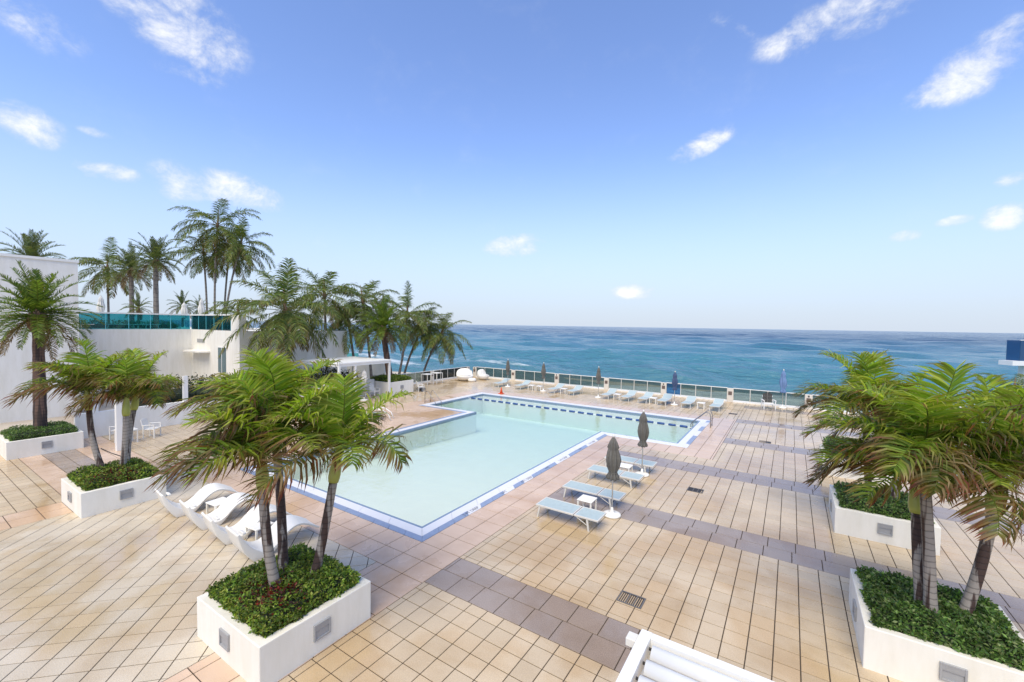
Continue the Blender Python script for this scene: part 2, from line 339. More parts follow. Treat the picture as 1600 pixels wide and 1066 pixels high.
def sea_mat():
    m, nt, N, L, b = new_mat('sea')
    geo = N.new('ShaderNodeNewGeometry'); sp = N.new('ShaderNodeSeparateXYZ'); L.new(geo.outputs['Position'], sp.inputs[0])
    n0 = N.new('ShaderNodeTexNoise'); n0.inputs['Scale'].default_value = .012; n0.inputs['Detail'].default_value = 4; L.new(geo.outputs['Position'], n0.inputs['Vector'])
    dist = N.new('ShaderNodeMath'); dist.operation = 'MULTIPLY_ADD'; dist.inputs[1].default_value = 130
    L.new(n0.outputs['Fac'], dist.inputs[0]); L.new(sp.outputs['Y'], dist.inputs[2])
    mr = N.new('ShaderNodeMapRange'); mr.inputs['From Min'].default_value = 100; mr.inputs['From Max'].default_value = 620; L.new(dist.outputs[0], mr.inputs['Value'])
    r = N.new('ShaderNodeValToRGB'); e = r.color_ramp.elements
    e[0].position = 0; e[0].color = (.075, .175, .19, 1); e[1].position = 1; e[1].color = (.016, .06, .115, 1)
    k = e.new(.16); k.color = (.055, .19, .25, 1); k = e.new(.5); k.color = (.028, .12, .19, 1)
    L.new(mr.outputs[0], r.inputs[0])
    at = N.new('ShaderNodeAttribute'); at.attribute_name = 'foam'
    fn = N.new('ShaderNodeTexNoise'); fn.inputs['Scale'].default_value = .55; fn.inputs['Detail'].default_value = 9; fn.inputs['Roughness'].default_value = .7
    mp = N.new('ShaderNodeMapping'); mp.inputs['Scale'].default_value = (.35, 1, 1); L.new(geo.outputs['Position'], mp.inputs['Vector']); L.new(mp.outputs[0], fn.inputs['Vector'])
    fa = N.new('ShaderNodeMath'); fa.operation = 'ADD'; L.new(at.outputs['Fac'], fa.inputs[0]); L.new(fn.outputs['Fac'], fa.inputs[1])
    fr = N.new('ShaderNodeMapRange'); fr.inputs['From Min'].default_value = .92; fr.inputs['From Max'].default_value = 1.2; L.new(fa.outputs[0], fr.inputs['Value'])
    mx = N.new('ShaderNodeMix'); mx.data_type = 'RGBA'; L.new(fr.outputs[0], mx.inputs['Factor']); L.new(r.outputs[0], mx.inputs['A']); mx.inputs['B'].default_value = (.72, .76, .76, 1)
    L.new(mx.outputs['Result'], b.inputs['Base Color'])
    b.inputs['IOR'].default_value = 1.33; b.inputs['Specular IOR Level'].default_value = .42
    rr = N.new('ShaderNodeMapRange'); rr.inputs['To Min'].default_value = .16; rr.inputs['To Max'].default_value = .7; L.new(fr.outputs[0], rr.inputs['Value']); L.new(rr.outputs[0], b.inputs['Roughness'])
    h = None
    for sc, st, mpx in ((.9, .5, .4), (.22, 1.0, .3), (.05, 2.2, .28)):
        q = N.new('ShaderNodeTexNoise'); q.inputs['Scale'].default_value = sc; q.inputs['Detail'].default_value = 4; q.inputs['Roughness'].default_value = .55
        mm = N.new('ShaderNodeMapping'); mm.inputs['Scale'].default_value = (mpx, 1, 1); mm.inputs['Rotation'].default_value = (0, 0, .25); L.new(geo.outputs['Position'], mm.inputs['Vector']); L.new(mm.outputs[0], q.inputs['Vector'])
        u = N.new('ShaderNodeMath'); u.operation = 'MULTIPLY_ADD'; u.inputs[1].default_value = st; L.new(q.outputs['Fac'], u.inputs[0])
        if h is not None: L.new(h, u.inputs[2])
        else: u.inputs[2].default_value = 0
        h = u.outputs[0]
    bp = N.new('ShaderNodeBump'); bp.inputs['Strength'].default_value = 1.0; bp.inputs['Distance'].default_value = 1.9; L.new(h, bp.inputs['Height']); L.new(bp.outputs[0], b.inputs['Normal'])
sea_mat()
def sea():
    rows = np.concatenate([np.linspace(52, 130, 230), 130 * (1.022 ** np.arange(1, 110)), [2000, 3200, 5500, 10000, 20000, 40000]])
    s = np.linspace(-3.2, 1.6, 520)
    Y = np.repeat(rows[:, None], len(s), 1); X = (rows[:, None] + 10) * s[None, :]
    Z = np.zeros_like(X); r = np.random.default_rng(3)
    step = np.gradient(rows)[:, None]
    for k in range(46):
        lam = 3.0 * (1.085 ** k) * .8; a = .0105 * lam ** .85
        th = r.normal(-math.pi / 2 + .12, .42); kx, ky = 2 * math.pi / lam * math.cos(th), 2 * math.pi / lam * math.sin(th)
        fade = np.clip(lam / (3.2 * np.maximum(step, .02 * Y * .5)) - .3, 0, 1)
        ph = kx * X + ky * Y + r.uniform(0, 6.28)
        w = np.sin(ph); Z += a * fade * (w + .35 * np.cos(2 * ph))
    near = np.clip(1 - (Y - 54) / 26, 0, 1)
    br = np.exp(-((Y - 62 - 2.5 * np.sin(X * .05) - 1.2 * np.sin(X * .13)) / 2.4) ** 2) + .8 * np.exp(-((Y - 75 - 3 * np.sin(X * .041 + 2)) / 2.2) ** 2)
    Z = Z * (1 - .55 * near) + .35 * br
    foam = np.clip((Z - .42) * 1.2, -.3, .28) + .55 * np.exp(-((Y - 55) / 4.0) ** 2) + .22 * br + .08 * near
    o = grid_mesh('sea', X, Y, Z + SEA_Z, 'sea')
    at = o.data.attributes.new('foam', 'FLOAT', 'POINT'); at.data.foreach_set('value', foam.reshape(-1).astype(np.float32))
    struct(o)
sea()

# ------------------------------------------------------------------ pool and deck layout (tile units)
STEM = (-44.1, -19.75, 20.0, 53.7); BAR = (-54.2, -9.9, 53.7, 72.0)
def in_pool(u, v, g=0):
    return (STEM[0] - g < u < STEM[1] + g and STEM[2] - g < v < STEM[3] + g) or (BAR[0] - g < u < BAR[1] + g and BAR[2] - g < v < BAR[3] + g)
OUT = [(-19.75, 20.0), (-19.75, 53.7), (-9.9, 53.7), (-9.9, 72.0), (-54.2, 72.0), (-54.2, 53.7), (-44.1, 53.7), (-44.1, 20.0)]
def inset(poly, d):
    n = len(poly); r = []
    for i in range(n):
        p0, p1, p2 = poly[i - 1], poly[i], poly[(i + 1) % n]
        def nrm(a, b):
            x, y = b[0] - a[0], b[1] - a[1]; l = math.hypot(x, y); return (-y / l, x / l)
        n1, n2 = nrm(p0, p1), nrm(p1, p2)
        r.append((p1[0] + d * (n1[0] + n2[0]), p1[1] + d * (n1[1] + n2[1])))
    return r
def ring(mb, d0, d1, z):
    a, b = inset(OUT, d0), inset(OUT, d1)
    for i in range(len(a)):
        j = (i + 1) % len(a)
        mb.quad((a[i][0] * T, a[i][1] * T, z), (a[j][0] * T, a[j][1] * T, z), (b[j][0] * T, b[j][1] * T, z), (b[i][0] * T, b[i][1] * T, z))
deck = None
def build_deck():
    global deck
    mb = MB(); z = -.0085
    rects = [(-75, -54.2, -14, 93.8), (-9.9, 60, -14, 93.8), (-54.2, -9.9, -14, 20), (-54.2, -44.1, 20, 53.7), (-19.75, -9.9, 20, 53.7), (-54.2, -9.9, 72, 93.8)]
    for (a, b, c, d) in rects: mb.quad((a * T, c * T, z), (b * T, c * T, z), (b * T, d * T, z), (a * T, d * T, z))
    e = [(-75, -14), (60, -14), (60, 93.8), (-75, 93.8)]
    for i in range(4):
        p, q = e[i], e[(i + 1) % 4]
        mb.quad((p[0] * T, p[1] * T, -4), (q[0] * T, q[1] * T, -4), (q[0] * T, q[1] * T, z), (p[0] * T, p[1] * T, z))
    deck = struct(mb.build('deck', 'joint'))
    # ---- tiles: list of (polygon, material)
    tiles = []
    def field(mat, u0, u1, v0, v1, pu, pv, ou, ov, stag=0):
        a = math.floor((u0 - ou) / pu); row = 0
        j0 = math.floor((v0 - ov) / pv)
        for j in range(j0, math.ceil((v1 - ov) / pv)):
            sh = stag * (j % 2)
            for i in range(a - 1, math.ceil((u1 - ou) / pu) + 1):
                x0, x1 = max(u0, ou + i * pu + sh), min(u1, ou + (i + 1) * pu + sh); y0, y1 = max(v0, ov + j * pv), min(v1, ov + (j + 1) * pv)
                if x1 - x0 < .08 or y1 - y0 < .08: continue
                tiles.append(([(x0, y0), (x1, y0), (x1, y1), (x0, y1)], mat))
    P = 1.6; W = 3.2
    pk = lambda *r: field('tile_pink', *r, P, P, -19.75, 20.0)
    pk(-47.3, -16.55, 16.8, 20.0); pk(-19.75, -16.55, 20.0, 50.5); pk(-47.3, -44.1, 20.0, 50.5)
    pk(-19.75, -6.7, 50.5, 53.7); pk(-57.4, -44.1, 50.5, 53.7); pk(-9.9, -6.7, 53.7, 75.2); pk(-57.4, -54.2, 53.7, 75.2); pk(-54.2, -9.9, 72.0, 75.2)
    pk(-20.3, -16.55, -14, 16.8); pk(-47, -43.8, -14, 8.6)
    pk(-57.4, -47.3, 26, 50.5)
    sd_ = lambda *r: field('tile_sand', *r, 1, 1, -.2, .3)
    def banded(u0, u1, v0, v1):
        v = v0
        for k in range(-2, 8):
            b0, b1 = 16.95 + 14 * k, 19.95 + 14 * k
            if b1 <= v0 or b0 >= v1: continue
            if b0 > v: sd_(u0, u1, v, b0)
            field('tile_mauve', u0, u1, max(b0, v0), min(b1, v1), 1.55, 1.5, -15.0, b0, .2); v = min(b1, v1)
        if v < v1: sd_(u0, u1, v, v1)
    banded(-16.55, 60, -14, 50.5); banded(-6.7, 60, 50.5, 93.4)
    sd_(-74.6, -6.7, 75.2, 93.4); sd_(-74.6, -57.4, 26, 75.2)
    sd_(-74.6, -47, -14, 8.9); field('tile_pink', -74.6, -47.3, 8.9, 10.5, 1.6, 1.6, 0, 8.9); field('tile_mauve', -74.6, -47.3, 10.5, 13.0, 1.55, 1.25, 0, 10.5)
    field('tile_pink', -74.6, -47.3, 13.0, 16.2, 1.6, 1.6, 0, 13.0); sd_(-74.6, -47.3, 16.2, 26)
    # diagonal field, clipped to its rectangle
    D = (-43.8, -20.3, -14, 16.8); D2 = (-47.3, -43.8, 8.6, 16.8)
    def clip(poly, r):
        for ax, lim, sg in ((0, r[0], 1), (0, r[1], -1), (1, r[2], 1), (1, r[3], -1)):
            o = []
            for i in range(len(poly)):
                p, q = poly[i - 1], poly[i]; a, b = sg * (p[ax] - lim), sg * (q[ax] - lim)
                if (a >= 0) != (b >= 0):
                    t = a / (a - b); o.append((p[0] + t * (q[0] - p[0]), p[1] + t * (q[1] - p[1])))
                if b >= 0: o.append(q)
            poly = o
            if len(poly) < 3: return None
        return poly
    h = math.sqrt(.5)
    for i in range(-70, 70):
        for j in range(-70, 70):
            c = [((a - b) * h, (a + b) * h) for a, b in ((i, j), (i + 1, j), (i + 1, j + 1), (i, j + 1))]
            for r in (D, D2):
                if c[0][0] < r[0] - 2 or c[0][0] > r[1] + 2 or c[0][1] < r[2] - 2 or c[0][1] > r[3] + 2: continue
                q = clip(c, r)
                if q is None: continue
                ar = abs(sum(q[k - 1][0] * q[k][1] - q[k][0] * q[k - 1][1] for k in range(len(q)))) / 2
                if ar > .03: tiles.append((q, 'tile_diag'))
    # screen size of each tile as seen in the photo
    def area(t):
        ps = []
        for (u, v) in t[0]:
            x, y, zz = project((u * T, v * T, 0))
            if zz < 1 or not (-60 < x < 1660 and 0 < y < 1130): return 0
            ps.append((x, y))
        cx = sum(p[0] for p in ps) / len(ps); cy = sum(p[1] for p in ps) / len(ps)
        if not (0 < cx < 1600 and cy < 1066): return 0
        if 310 < cx < 580 and cy > 900: return 0
        if cx > 1350 and cy > 930: return 0
        return abs(sum(ps[k - 1][0] * ps[k][1] - ps[k][0] * ps[k - 1][1] for k in range(len(ps)))) / 2
    order = sorted(range(len(tiles)), key=lambda i: -area(tiles[i])); single = set(order[:300])
    def emit(mb, q, c0=(0, 0), dz=0.0):
        g = .02; n = len(q); cx = sum(p[0] for p in q) / n; cy = sum(p[1] for p in q) / n
        def shr(d):
            r = []
            for i in range(n):
                p0, p1, p2 = q[i - 1], q[i], q[(i + 1) % n]
                a = (p1[0] - p0[0], p1[1] - p0[1]); b = (p2[0] - p1[0], p2[1] - p1[1]); la = math.hypot(*a) or 1; lb = math.hypot(*b) or 1
                nx, ny = -a[1] / la - b[1] / lb, a[0] / la + b[0] / lb; k = 1 + (a[0] * b[0] + a[1] * b[1]) / (la * lb)
                k = max(k, .5)
                r.append((p1[0] + d * nx / k, p1[1] + d * ny / k))
            return r
        lo, hi = shr(g), shr(g + .008)
        i0 = len(mb.v)
        mb.v += [((p[0] - c0[0]) * T, (p[1] - c0[1]) * T, -.0082) for p in lo] + [((p[0] - c0[0]) * T, (p[1] - c0[1]) * T, dz) for p in hi]
        mb.f.append(tuple(range(i0 + n, i0 + 2 * n)))
        for i in range(n): mb.f.append((i0 + i, i0 + (i + 1) % n, i0 + n + (i + 1) % n, i0 + n + i))
    rest = {}; cache = {}; r = random.Random(2)
    for i, (q, m) in enumerate(tiles):
        a = sum(q[k - 1][0] * q[k][1] - q[k][0] * q[k - 1][1] for k in range(len(q)))
        if a < 0: q = q[::-1]
        if i in single:
            c0 = q[0]; key = (m,) + tuple((round(p[0] - c0[0], 3), round(p[1] - c0[1], 3)) for p in q)
            if key not in cache:
                mb = MB(); emit(mb, q, c0); me = bpy.data.meshes.new('paving_tile'); me.from_pydata(mb.v, [], mb.f); me.update(); me.materials.append(MATS[m]); cache[key] = me
            o = bpy.data.objects.new('paving_tile', cache[key]); col.objects.link(o); o.parent = deck; o.location = (c0[0] * T, c0[1] * T, r.uniform(-.0008, .0008))
        else:
            emit(rest.setdefault(m, MB()), q, dz=r.uniform(-.0008, .0008))
    for m, mb in rest.items():
        o = mb.build('paving_tiles', m, deck); o['kind'] = 'stuff'
build_deck()

def build_pool():
    zc = .012
    basin = MB()
    wl = inset(OUT, 1.52)
    n = len(wl)
    depth = lambda v: -.85 - max(0, (v - 24) / 46) * .75
    for i in range(n):
        p, q = wl[i], wl[(i + 1) % n]
        basin.quad((p[0] * T, p[1] * T, -.15), (q[0] * T, q[1] * T, -.15), (q[0] * T, q[1] * T, depth(q[1])), (p[0] * T, p[1] * T, depth(p[1])))
    s0, s1, b0, b1 = wl[7], wl[0], wl[5], wl[2]   # floor: stem, then bar
    vs = [wl[0][1], 26, 40, wl[1][1]]
    for a, b in zip(vs[:-1], vs[1:]):
        basin.quad((wl[7][0] * T, a * T, depth(a)), (wl[0][0] * T, a * T, depth(a)), (wl[0][0] * T, b * T, depth(b)), (wl[7][0] * T, b * T, depth(b)))
    a, b = wl[1][1], wl[3][1]
    basin.quad((wl[4][0] * T, a * T, depth(a)), (wl[3][0] * T, a * T, depth(a)), (wl[3][0] * T, b * T, depth(b)), (wl[4][0] * T, b * T, depth(b)))
    pool = struct(basin.build('swimming_pool', 'plaster'))
    # white coping stones, one by one along each edge
    def stones(d0, d1, step, name, mat, z0, z1, skip=None, stuff=False, gap=.012):
        A, B = inset(OUT, d0), inset(OUT, d1); acc = MB()
        for i in range(n):
            a0, a1, c0, c1 = [np.array(x) for x in (A[i], A[(i + 1) % n], B[i], B[(i + 1) % n])]
            L = np.linalg.norm(a1 - a0); k = max(1, round(L / step))
            for j in range(k):
                if skip and skip(i, (j + .5) / k * L): continue
                t0, t1 = j / k, (j + 1) / k; g = gap / L
                p = [a0 + (a1 - a0) * (t0 + g), a0 + (a1 - a0) * (t1 - g), c0 + (c1 - c0) * (t1 - g), c0 + (c1 - c0) * (t0 + g)]
                mb = acc if stuff else MB(); s = len(mb.v)
                mb.v += [(x[0] * T, x[1] * T, z0) for x in p] + [(x[0] * T, x[1] * T, z1) for x in p]
                mb.f += [tuple(s + w for w in f) for f in ((4, 5, 6, 7), (0, 1, 5, 4), (1, 2, 6, 5), (2, 3, 7, 6), (3, 0, 4, 7))]
                if not stuff: mb.build(name, mat, pool)
        if stuff: o = acc.build(name, mat, pool); o['kind'] = 'stuff'
    marks = [(4.2, 6.7), (9.3, 10.6), (12.4, 15.0), (17.0, 18.4), (20.0, 22.6), (25, 26.4), (28, 30.4)]
    def is_mark(i, s): return i in (1, 3, 4) or (i == 2 and (s % 7) < 2.4) or (i == 0 and any(a < s < b for a, b in marks))
    stones(.52, 1.30, 3.2, 'coping_stone', 'coping_white', -.06, zc)
    stones(.0, .52, 1.6, 'blue_tile', 'coping_blue', -.06, .005, is_mark)
    stones(.0, .52, 1.6, 'white_tile', 'coping_white', -.06, .005, lambda i, s: not is_mark(i, s))
    bl = MB(); ring(bl, 1.30, 1.53, .004)
    a, b = inset(OUT, 1.30), inset(OUT, 1.53)
    for i in range(n):
        j = (i + 1) % n
        bl.quad((b[i][0] * T, b[i][1] * T, .004), (b[j][0] * T, b[j][1] * T, .004), (b[j][0] * T, b[j][1] * T, -.17), (b[i][0] * T, b[i][1] * T, -.17))
    bl.build('waterline_tile_band', 'waterline', pool)
    # lettering on the marker tiles
    for (a, b), tx in zip(marks, ('3 FT DEEP', '3 FT', '4 FT DEEP', '4 FT', '5 FT DEEP', '5 FT', '5 FT DEEP')):
        cu = bpy.data.curves.new('depth_lettering', 'FONT'); cu.body = tx; cu.size = .17; cu.align_x = 'CENTER'; cu.align_y = 'CENTER'
        o = bpy.data.objects.new('depth_lettering', cu); col.objects.link(o)
        dg = bpy.context.evaluated_depsgraph_get(); me = bpy.data.meshes.new_from_object(o.evaluated_get(dg)); bpy.data.objects.remove(o)
        t = obj_of('depth_lettering', me, 'text_dark', pool); t.location = ((-19.75 - .27) * T, (20 + (a + b) / 2) * T, .0085); t.rotation_euler = (0, 0, math.pi / 2)
    # water: closed body, clear surface, absorbing volume
    m, nt, N, L, bs = new_mat('pool_water'); N.remove(bs); out = N['Material Output']
    tr = N.new('ShaderNodeBsdfTransparent'); gl = N.new('ShaderNodeBsdfGlossy'); gl.inputs['Roughness'].default_value = .03; fr = N.new('ShaderNodeFresnel'); fr.inputs['IOR'].default_value = 1.33
    geo = N.new('ShaderNodeNewGeometry'); no = N.new('ShaderNodeTexNoise'); no.inputs['Scale'].default_value = 2.2; no.inputs['Detail'].default_value = 4; L.new(geo.outputs['Position'], no.inputs['Vector'])
    bp = N.new('ShaderNodeBump'); bp.inputs['Strength'].default_value = .4; bp.inputs['Distance'].default_value = .05; L.new(no.outputs['Fac'], bp.inputs['Height']); L.new(bp.outputs[0], gl.inputs['Normal']); L.new(bp.outputs[0], fr.inputs['Normal'])
    mx = N.new('ShaderNodeMixShader'); L.new(fr.outputs[0], mx.inputs[0]); L.new(tr.outputs[0], mx.inputs[1]); L.new(gl.outputs[0], mx.inputs[2]); L.new(mx.outputs[0], out.inputs['Surface'])
    va = N.new('ShaderNodeVolumeAbsorption'); va.inputs['Color'].default_value = (.36, .80, .82, 1); va.inputs['Density'].default_value = .10; L.new(va.outputs[0], out.inputs['Volume'])
    w = MB(); ins = inset(OUT, 1.525); zt, zb = -.055, -2.6
    top = [(p[0] * T, p[1] * T, zt) for p in ins]; bot = [(p[0] * T, p[1] * T, zb) for p in ins]
    w.v = top + bot; w.f = [tuple(range(n)), tuple(range(2 * n - 1, n - 1, -1))] + [(i + n, (i + 1) % n + n, (i + 1) % n, i) for i in range(n)]
    o = struct(w.build('pool_water', 'pool_water'))
build_pool()
# lane rope across the far basin
rp = thing('lane_rope', 'white lane rope with dark blue floats strung across the far end of the pool', 'rope', (-52.6 * T, 65.6 * T, -.05))
def lane():
    x1 = 41.2 * T; mb = MB(); mb.tube([(x1 * i / 30, 0, .0 - .01 * math.sin(i)) for i in range(31)], .018, 6); mb.build('rope_line', 'rope_white', rp)
    k = 25
    fl = None
    for i in range(k):
        if fl is None:
            fl = MB().lathe([(.02, -.22), (.065, -.19), (.07, 0), (.065, .19), (.02, .22)], 10).build('float', 'rope_blue', rp, True)
            o = fl
        else: o = fl.copy(); col.objects.link(o)
        o.rotation_euler = (0, math.pi / 2, 0); o.location = (.5 + (x1 - 1) * i / (k - 1), 0, .02)
lane()

# ------------------------------------------------------------------ leaves, hedges, planters
def colors_attr(me, cols):
    a = me.color_attributes.new('col', 'FLOAT_COLOR', 'POINT')
    c = np.ones((len(cols), 4), np.float32); c[:, :3] = cols; a.data.foreach_set('color', c.reshape(-1))
def np_mesh(name, V, F_, mat, cols=None, parent=None):
    me = bpy.data.meshes.new(name); me.from_pydata(np.asarray(V).tolist(), [], F_ if isinstance(F_, list) else F_.tolist()); me.update()
    if cols is not None: colors_attr(me, cols)
    return obj_of(name, me, mat, parent)
GREENS = np.array([(.06, .12, .018), (.09, .155, .022), (.12, .19, .028), (.045, .09, .018), (.17, .21, .04)])
def leaf_cloud(P, Nn, size, cols, r):
    n = len(P); d = r.normal(size=(n, 3)); d /= np.linalg.norm(d, axis=1)[:, None]
    nn = Nn + .75 * r.normal(size=(n, 3)); nn /= np.linalg.norm(nn, axis=1)[:, None]
    d = d - nn * (d * nn).sum(1)[:, None]; d /= np.linalg.norm(d, axis=1)[:, None]
    s = np.cross(nn, d); l = size * r.uniform(.6, 1.25, n)[:, None]
    V = np.stack([P, P + d * l * .5 + s * l * .26 + nn * l * .08, P + d * l, P + d * l * .5 - s * l * .26 + nn * l * .08], 1).reshape(-1, 3)
    i = np.arange(n)[:, None] * 4
    F_ = np.concatenate([i + [0, 1, 2], i + [0, 2, 3]], 0)
    return V, F_, np.repeat(cols, 4, 0)
def hedge_leaves(x0, x1, y0, y1, z0, z1, n, size, r, pal=GREENS, red=None, bump=.07, rnd=.16):
    """leaves over the top and sides of a clipped, slightly bumpy shrub"""
    ax, ay, az = x1 - x0, y1 - y0, z1 - z0
    w = np.array([ax * ay, 2 * ax * az, 2 * ay * az]); k = r.choice(3, n, p=w / w.sum())
    a, b = r.uniform(0, 1, n), r.uniform(0, 1, n); sg = r.integers(0, 2, n)
    P = np.zeros((n, 3)); N_ = np.zeros((n, 3))
    m = k == 0; P[m] = np.stack([x0 + ax * a[m], y0 + ay * b[m], np.full(m.sum(), z1)], 1); N_[m] = (0, 0, 1)
    m = k == 1; P[m] = np.stack([x0 + ax * a[m], np.where(sg[m], y1, y0), z0 + az * b[m]], 1); N_[m, 1] = np.where(sg[m], 1, -1)
    m = k == 2; P[m] = np.stack([np.where(sg[m], x1, x0), y0 + ay * a[m], z0 + az * b[m]], 1); N_[m, 0] = np.where(sg[m], 1, -1)
    c = np.array([(x0 + x1) / 2, (y0 + y1) / 2]); hx, hy = ax / 2, ay / 2
    ed = np.maximum(np.abs(P[:, 0] - c[0]) / hx, np.abs(P[:, 1] - c[1]) / hy)
    f = np.sin(P[:, 0] * 5.3 + 1) * np.sin(P[:, 1] * 6.1 + 2) + .7 * np.sin(P[:, 0] * 11 + P[:, 1] * 7) + .5 * np.sin(P[:, 1] * 17 + P[:, 2] * 9 - P[:, 0] * 13)
    P += N_ * (f * bump * .5 - np.abs(r.normal(0, .045, n)))[:, None]
    P[:, 2] -= rnd * np.clip((ed - .72) / .28, 0, 1) ** 2 * np.clip((P[:, 2] - z0) / az, 0, 1)
    shade = r.uniform(.7, 1.7, n)[:, None]
    cl = np.sin(P[:, 0] * 7.1 + 2 * np.sin(P[:, 1] * 5)) * np.sin(P[:, 1] * 8.3 + 2 * np.sin(P[:, 0] * 4 + 1))
    C = pal[r.integers(0, len(pal), n)] * shade * (1 + .35 * cl)[:, None]
    gap = (f > 1.35) & (r.uniform(0, 1, n) < .55); P[gap] -= N_[gap] * .12
    if red is not None:
        q = red(P) > r.uniform(0, 1, n); C[q] = np.array([(.20, .025, .012), (.10, .03, .02), (.05, .025, .03)])[r.integers(0, 3, q.sum())]
    return leaf_cloud(P, N_, size, C, r)
def fixture(parent, x, y, z, face):
    """recessed louvre light: frame, recessed plate and brow"""
    w, h = .155, .14
    rz = {'-y': 0, '+x': math.pi / 2, '-x': -math.pi / 2, '+y': math.pi}[face]
    fr = MB(); t = .03
    fr.box((-w, -.035, -h), (-w + t, .005, h)).box((w - t, -.035, -h), (w, .005, h)).box((-w + t, -.034, h - t), (w - t, .005, h)).box((-w + t, -.034, -h), (w - t, .005, -h + t))
    o = fr.build('light_frame', 'fixture', parent, bevel=.004); o.location = (x, y, z); o.rotation_euler = (0, 0, rz)
    p = MB().box((-w + t, -.012, -h + t), (w - t, .004, h - t)); p.build('light_plate', 'fixture', o)
    b = MB(); b.v = [(-w + t, -.033, h - t), (w - t, -.033, h - t), (w - t, -.026, h - t - .085), (-w + t, -.026, h - t - .085), (-w + t, -.014, h - t), (w - t, -.014, h - t), (w - t, -.014, h - t - .085), (-w + t, -.014, h - t - .085)]
    b.f = [(3, 2, 1, 0), (4, 5, 6, 7), (0, 1, 5, 4), (1, 2, 6, 5), (2, 3, 7, 6), (3, 0, 4, 7)]; b.build('light_brow', 'fixture', o)
def planter(u0, u1, v0, v1, h, label, hedge_label, faces, leaf_n, leaf_s, hh=.36, red=None, pal=GREENS, seed=1, group='white planter boxes on the deck', inner=.42):
    cx, cy = (u0 + u1) / 2 * T, (v0 + v1) / 2 * T; ax, ay = (u1 - u0) / 2 * T, (v1 - v0) / 2 * T; H = h * T
    e = thing('planter', label, 'planter', (cx, cy, 0), 0, group)
    t = inner * T
    mb = MB()
    o_ = [(-ax, -ay), (ax, -ay), (ax, ay), (-ax, ay)]; i_ = [(-ax + t, -ay + t), (ax - t, -ay + t), (ax - t, ay - t), (-ax + t, ay - t)]
    mb.v = [(*p, 0) for p in o_] + [(*p, H) for p in o_] + [(*p, H - .012) for p in i_] + [(*p, H - .3) for p in i_]
    for k in range(4):
        j = (k + 1) % 4; mb.f += [(k, j, 4 + j, 4 + k), (4 + k, 4 + j, 8 + j, 8 + k), (8 + k, 8 + j, 12 + j, 12 + k)]
    mb.build('planter_box', 'stucco', e, bevel=.015)
    MB().quad(*[(*p, H - .1) for p in i_]).build('soil', 'soil', e)
    for fc in faces:
        x, y = {'-y': (0, -ay), '+x': (ax, 0), '-x': (-ax, 0), '+y': (0, ay)}[fc]; fixture(e, x, y, H * .55, fc)
    r = np.random.default_rng(seed); g = .03
    x0, x1, y0, y1 = -ax + t - g, ax - t + g, -ay + t - g, ay - t + g
    V, F_, C = hedge_leaves(x0, x1, y0, y1, H - .02, H + hh, leaf_n, leaf_s, r, pal, red)
    sh = thing('hedge', hedge_label, 'shrub', (cx, cy, 0), 0, 'clipped shrubs in the planters')
    np_mesh('foliage', V, F_, 'leaf', C, sh)['kind'] = 'stuff'
    MB().box((x0 + .07, y0 + .07, H - .05), (x1 - .07, y1 - .07, H + hh - .13)).build('dark_core', 'dark_leafmass', sh, bevel=.05)  # dark box added inside the leaves to block the view through
    return e
DG = np.array([(.05, .105, .024), (.085, .155, .034), (.045, .08, .022), (.12, .20, .042), (.17, .21, .08)])
YG = np.array([(.12, .19, .025), (.17, .23, .03), (.08, .14, .02), (.22, .24, .05), (.06, .10, .02)])
PH = 1.8
planter(-22.05, -16.6, 8.2, 13.4, PH, 'large white stucco planter in the left foreground holding three leaning palms', 'clipped green hedge with red leaves in the left foreground planter', ['-y', '+x'], 13000, .068, .30,
        red=lambda P: np.clip(.75 - np.hypot((P[:, 0] - .30) / .55, (P[:, 1] + .42) / .38) * .55, 0, .7), pal=YG, seed=1)
planter(-47.15, -41.9, 8.6, 13.6, PH, 'white stucco planter at left beside the wavy white loungers', 'clipped hedge with purple tinge in the planter beside the wavy loungers', ['-y', '+x'], 9000, .07, .30,
        red=lambda P: np.clip(.6 - np.hypot((P[:, 0] - .5) / .5, (P[:, 1] + .1) / .8) * .5, 0, .35), pal=YG, seed=2)
planter(-70.4, -65.0, 8.1, 13.7, PH, 'white planter in front of the tall white wall at far left', 'low green hedge around the single date palm at far left', ['+x'], 8000, .06, .30, pal=DG, seed=3)
planter(3.0, 8.4, 23.0, 28.3, PH, 'white planter in the right foreground, cut by the picture edge', 'dark green hedge in the right foreground planter', ['-x', '-y'], 14000, .07, .24, pal=DG, seed=4)
planter(3.0, 8.4, 37.4, 42.8, PH, 'white planter at right, middle one of the three in a row', 'dark green hedge in the middle planter on the right', ['-x', '-y'], 9000, .07, .26, pal=DG, seed=5)
planter(3.0, 8.4, 51.9, 57.2, PH, 'white planter at right, farthest of the three in a row', 'rounded dark shrub in the farthest planter on the right', ['-y'], 5000, .07, .55, pal=DG, seed=6)
planter(-72.0, -65.6, 57.2, 63.6, 2.6, 'tall white planter beside the white cabana at the beach fence', 'bright green shrubs in the planter beside the cabana', ['+x'], 4500, .11, .35, pal=YG, seed=7)

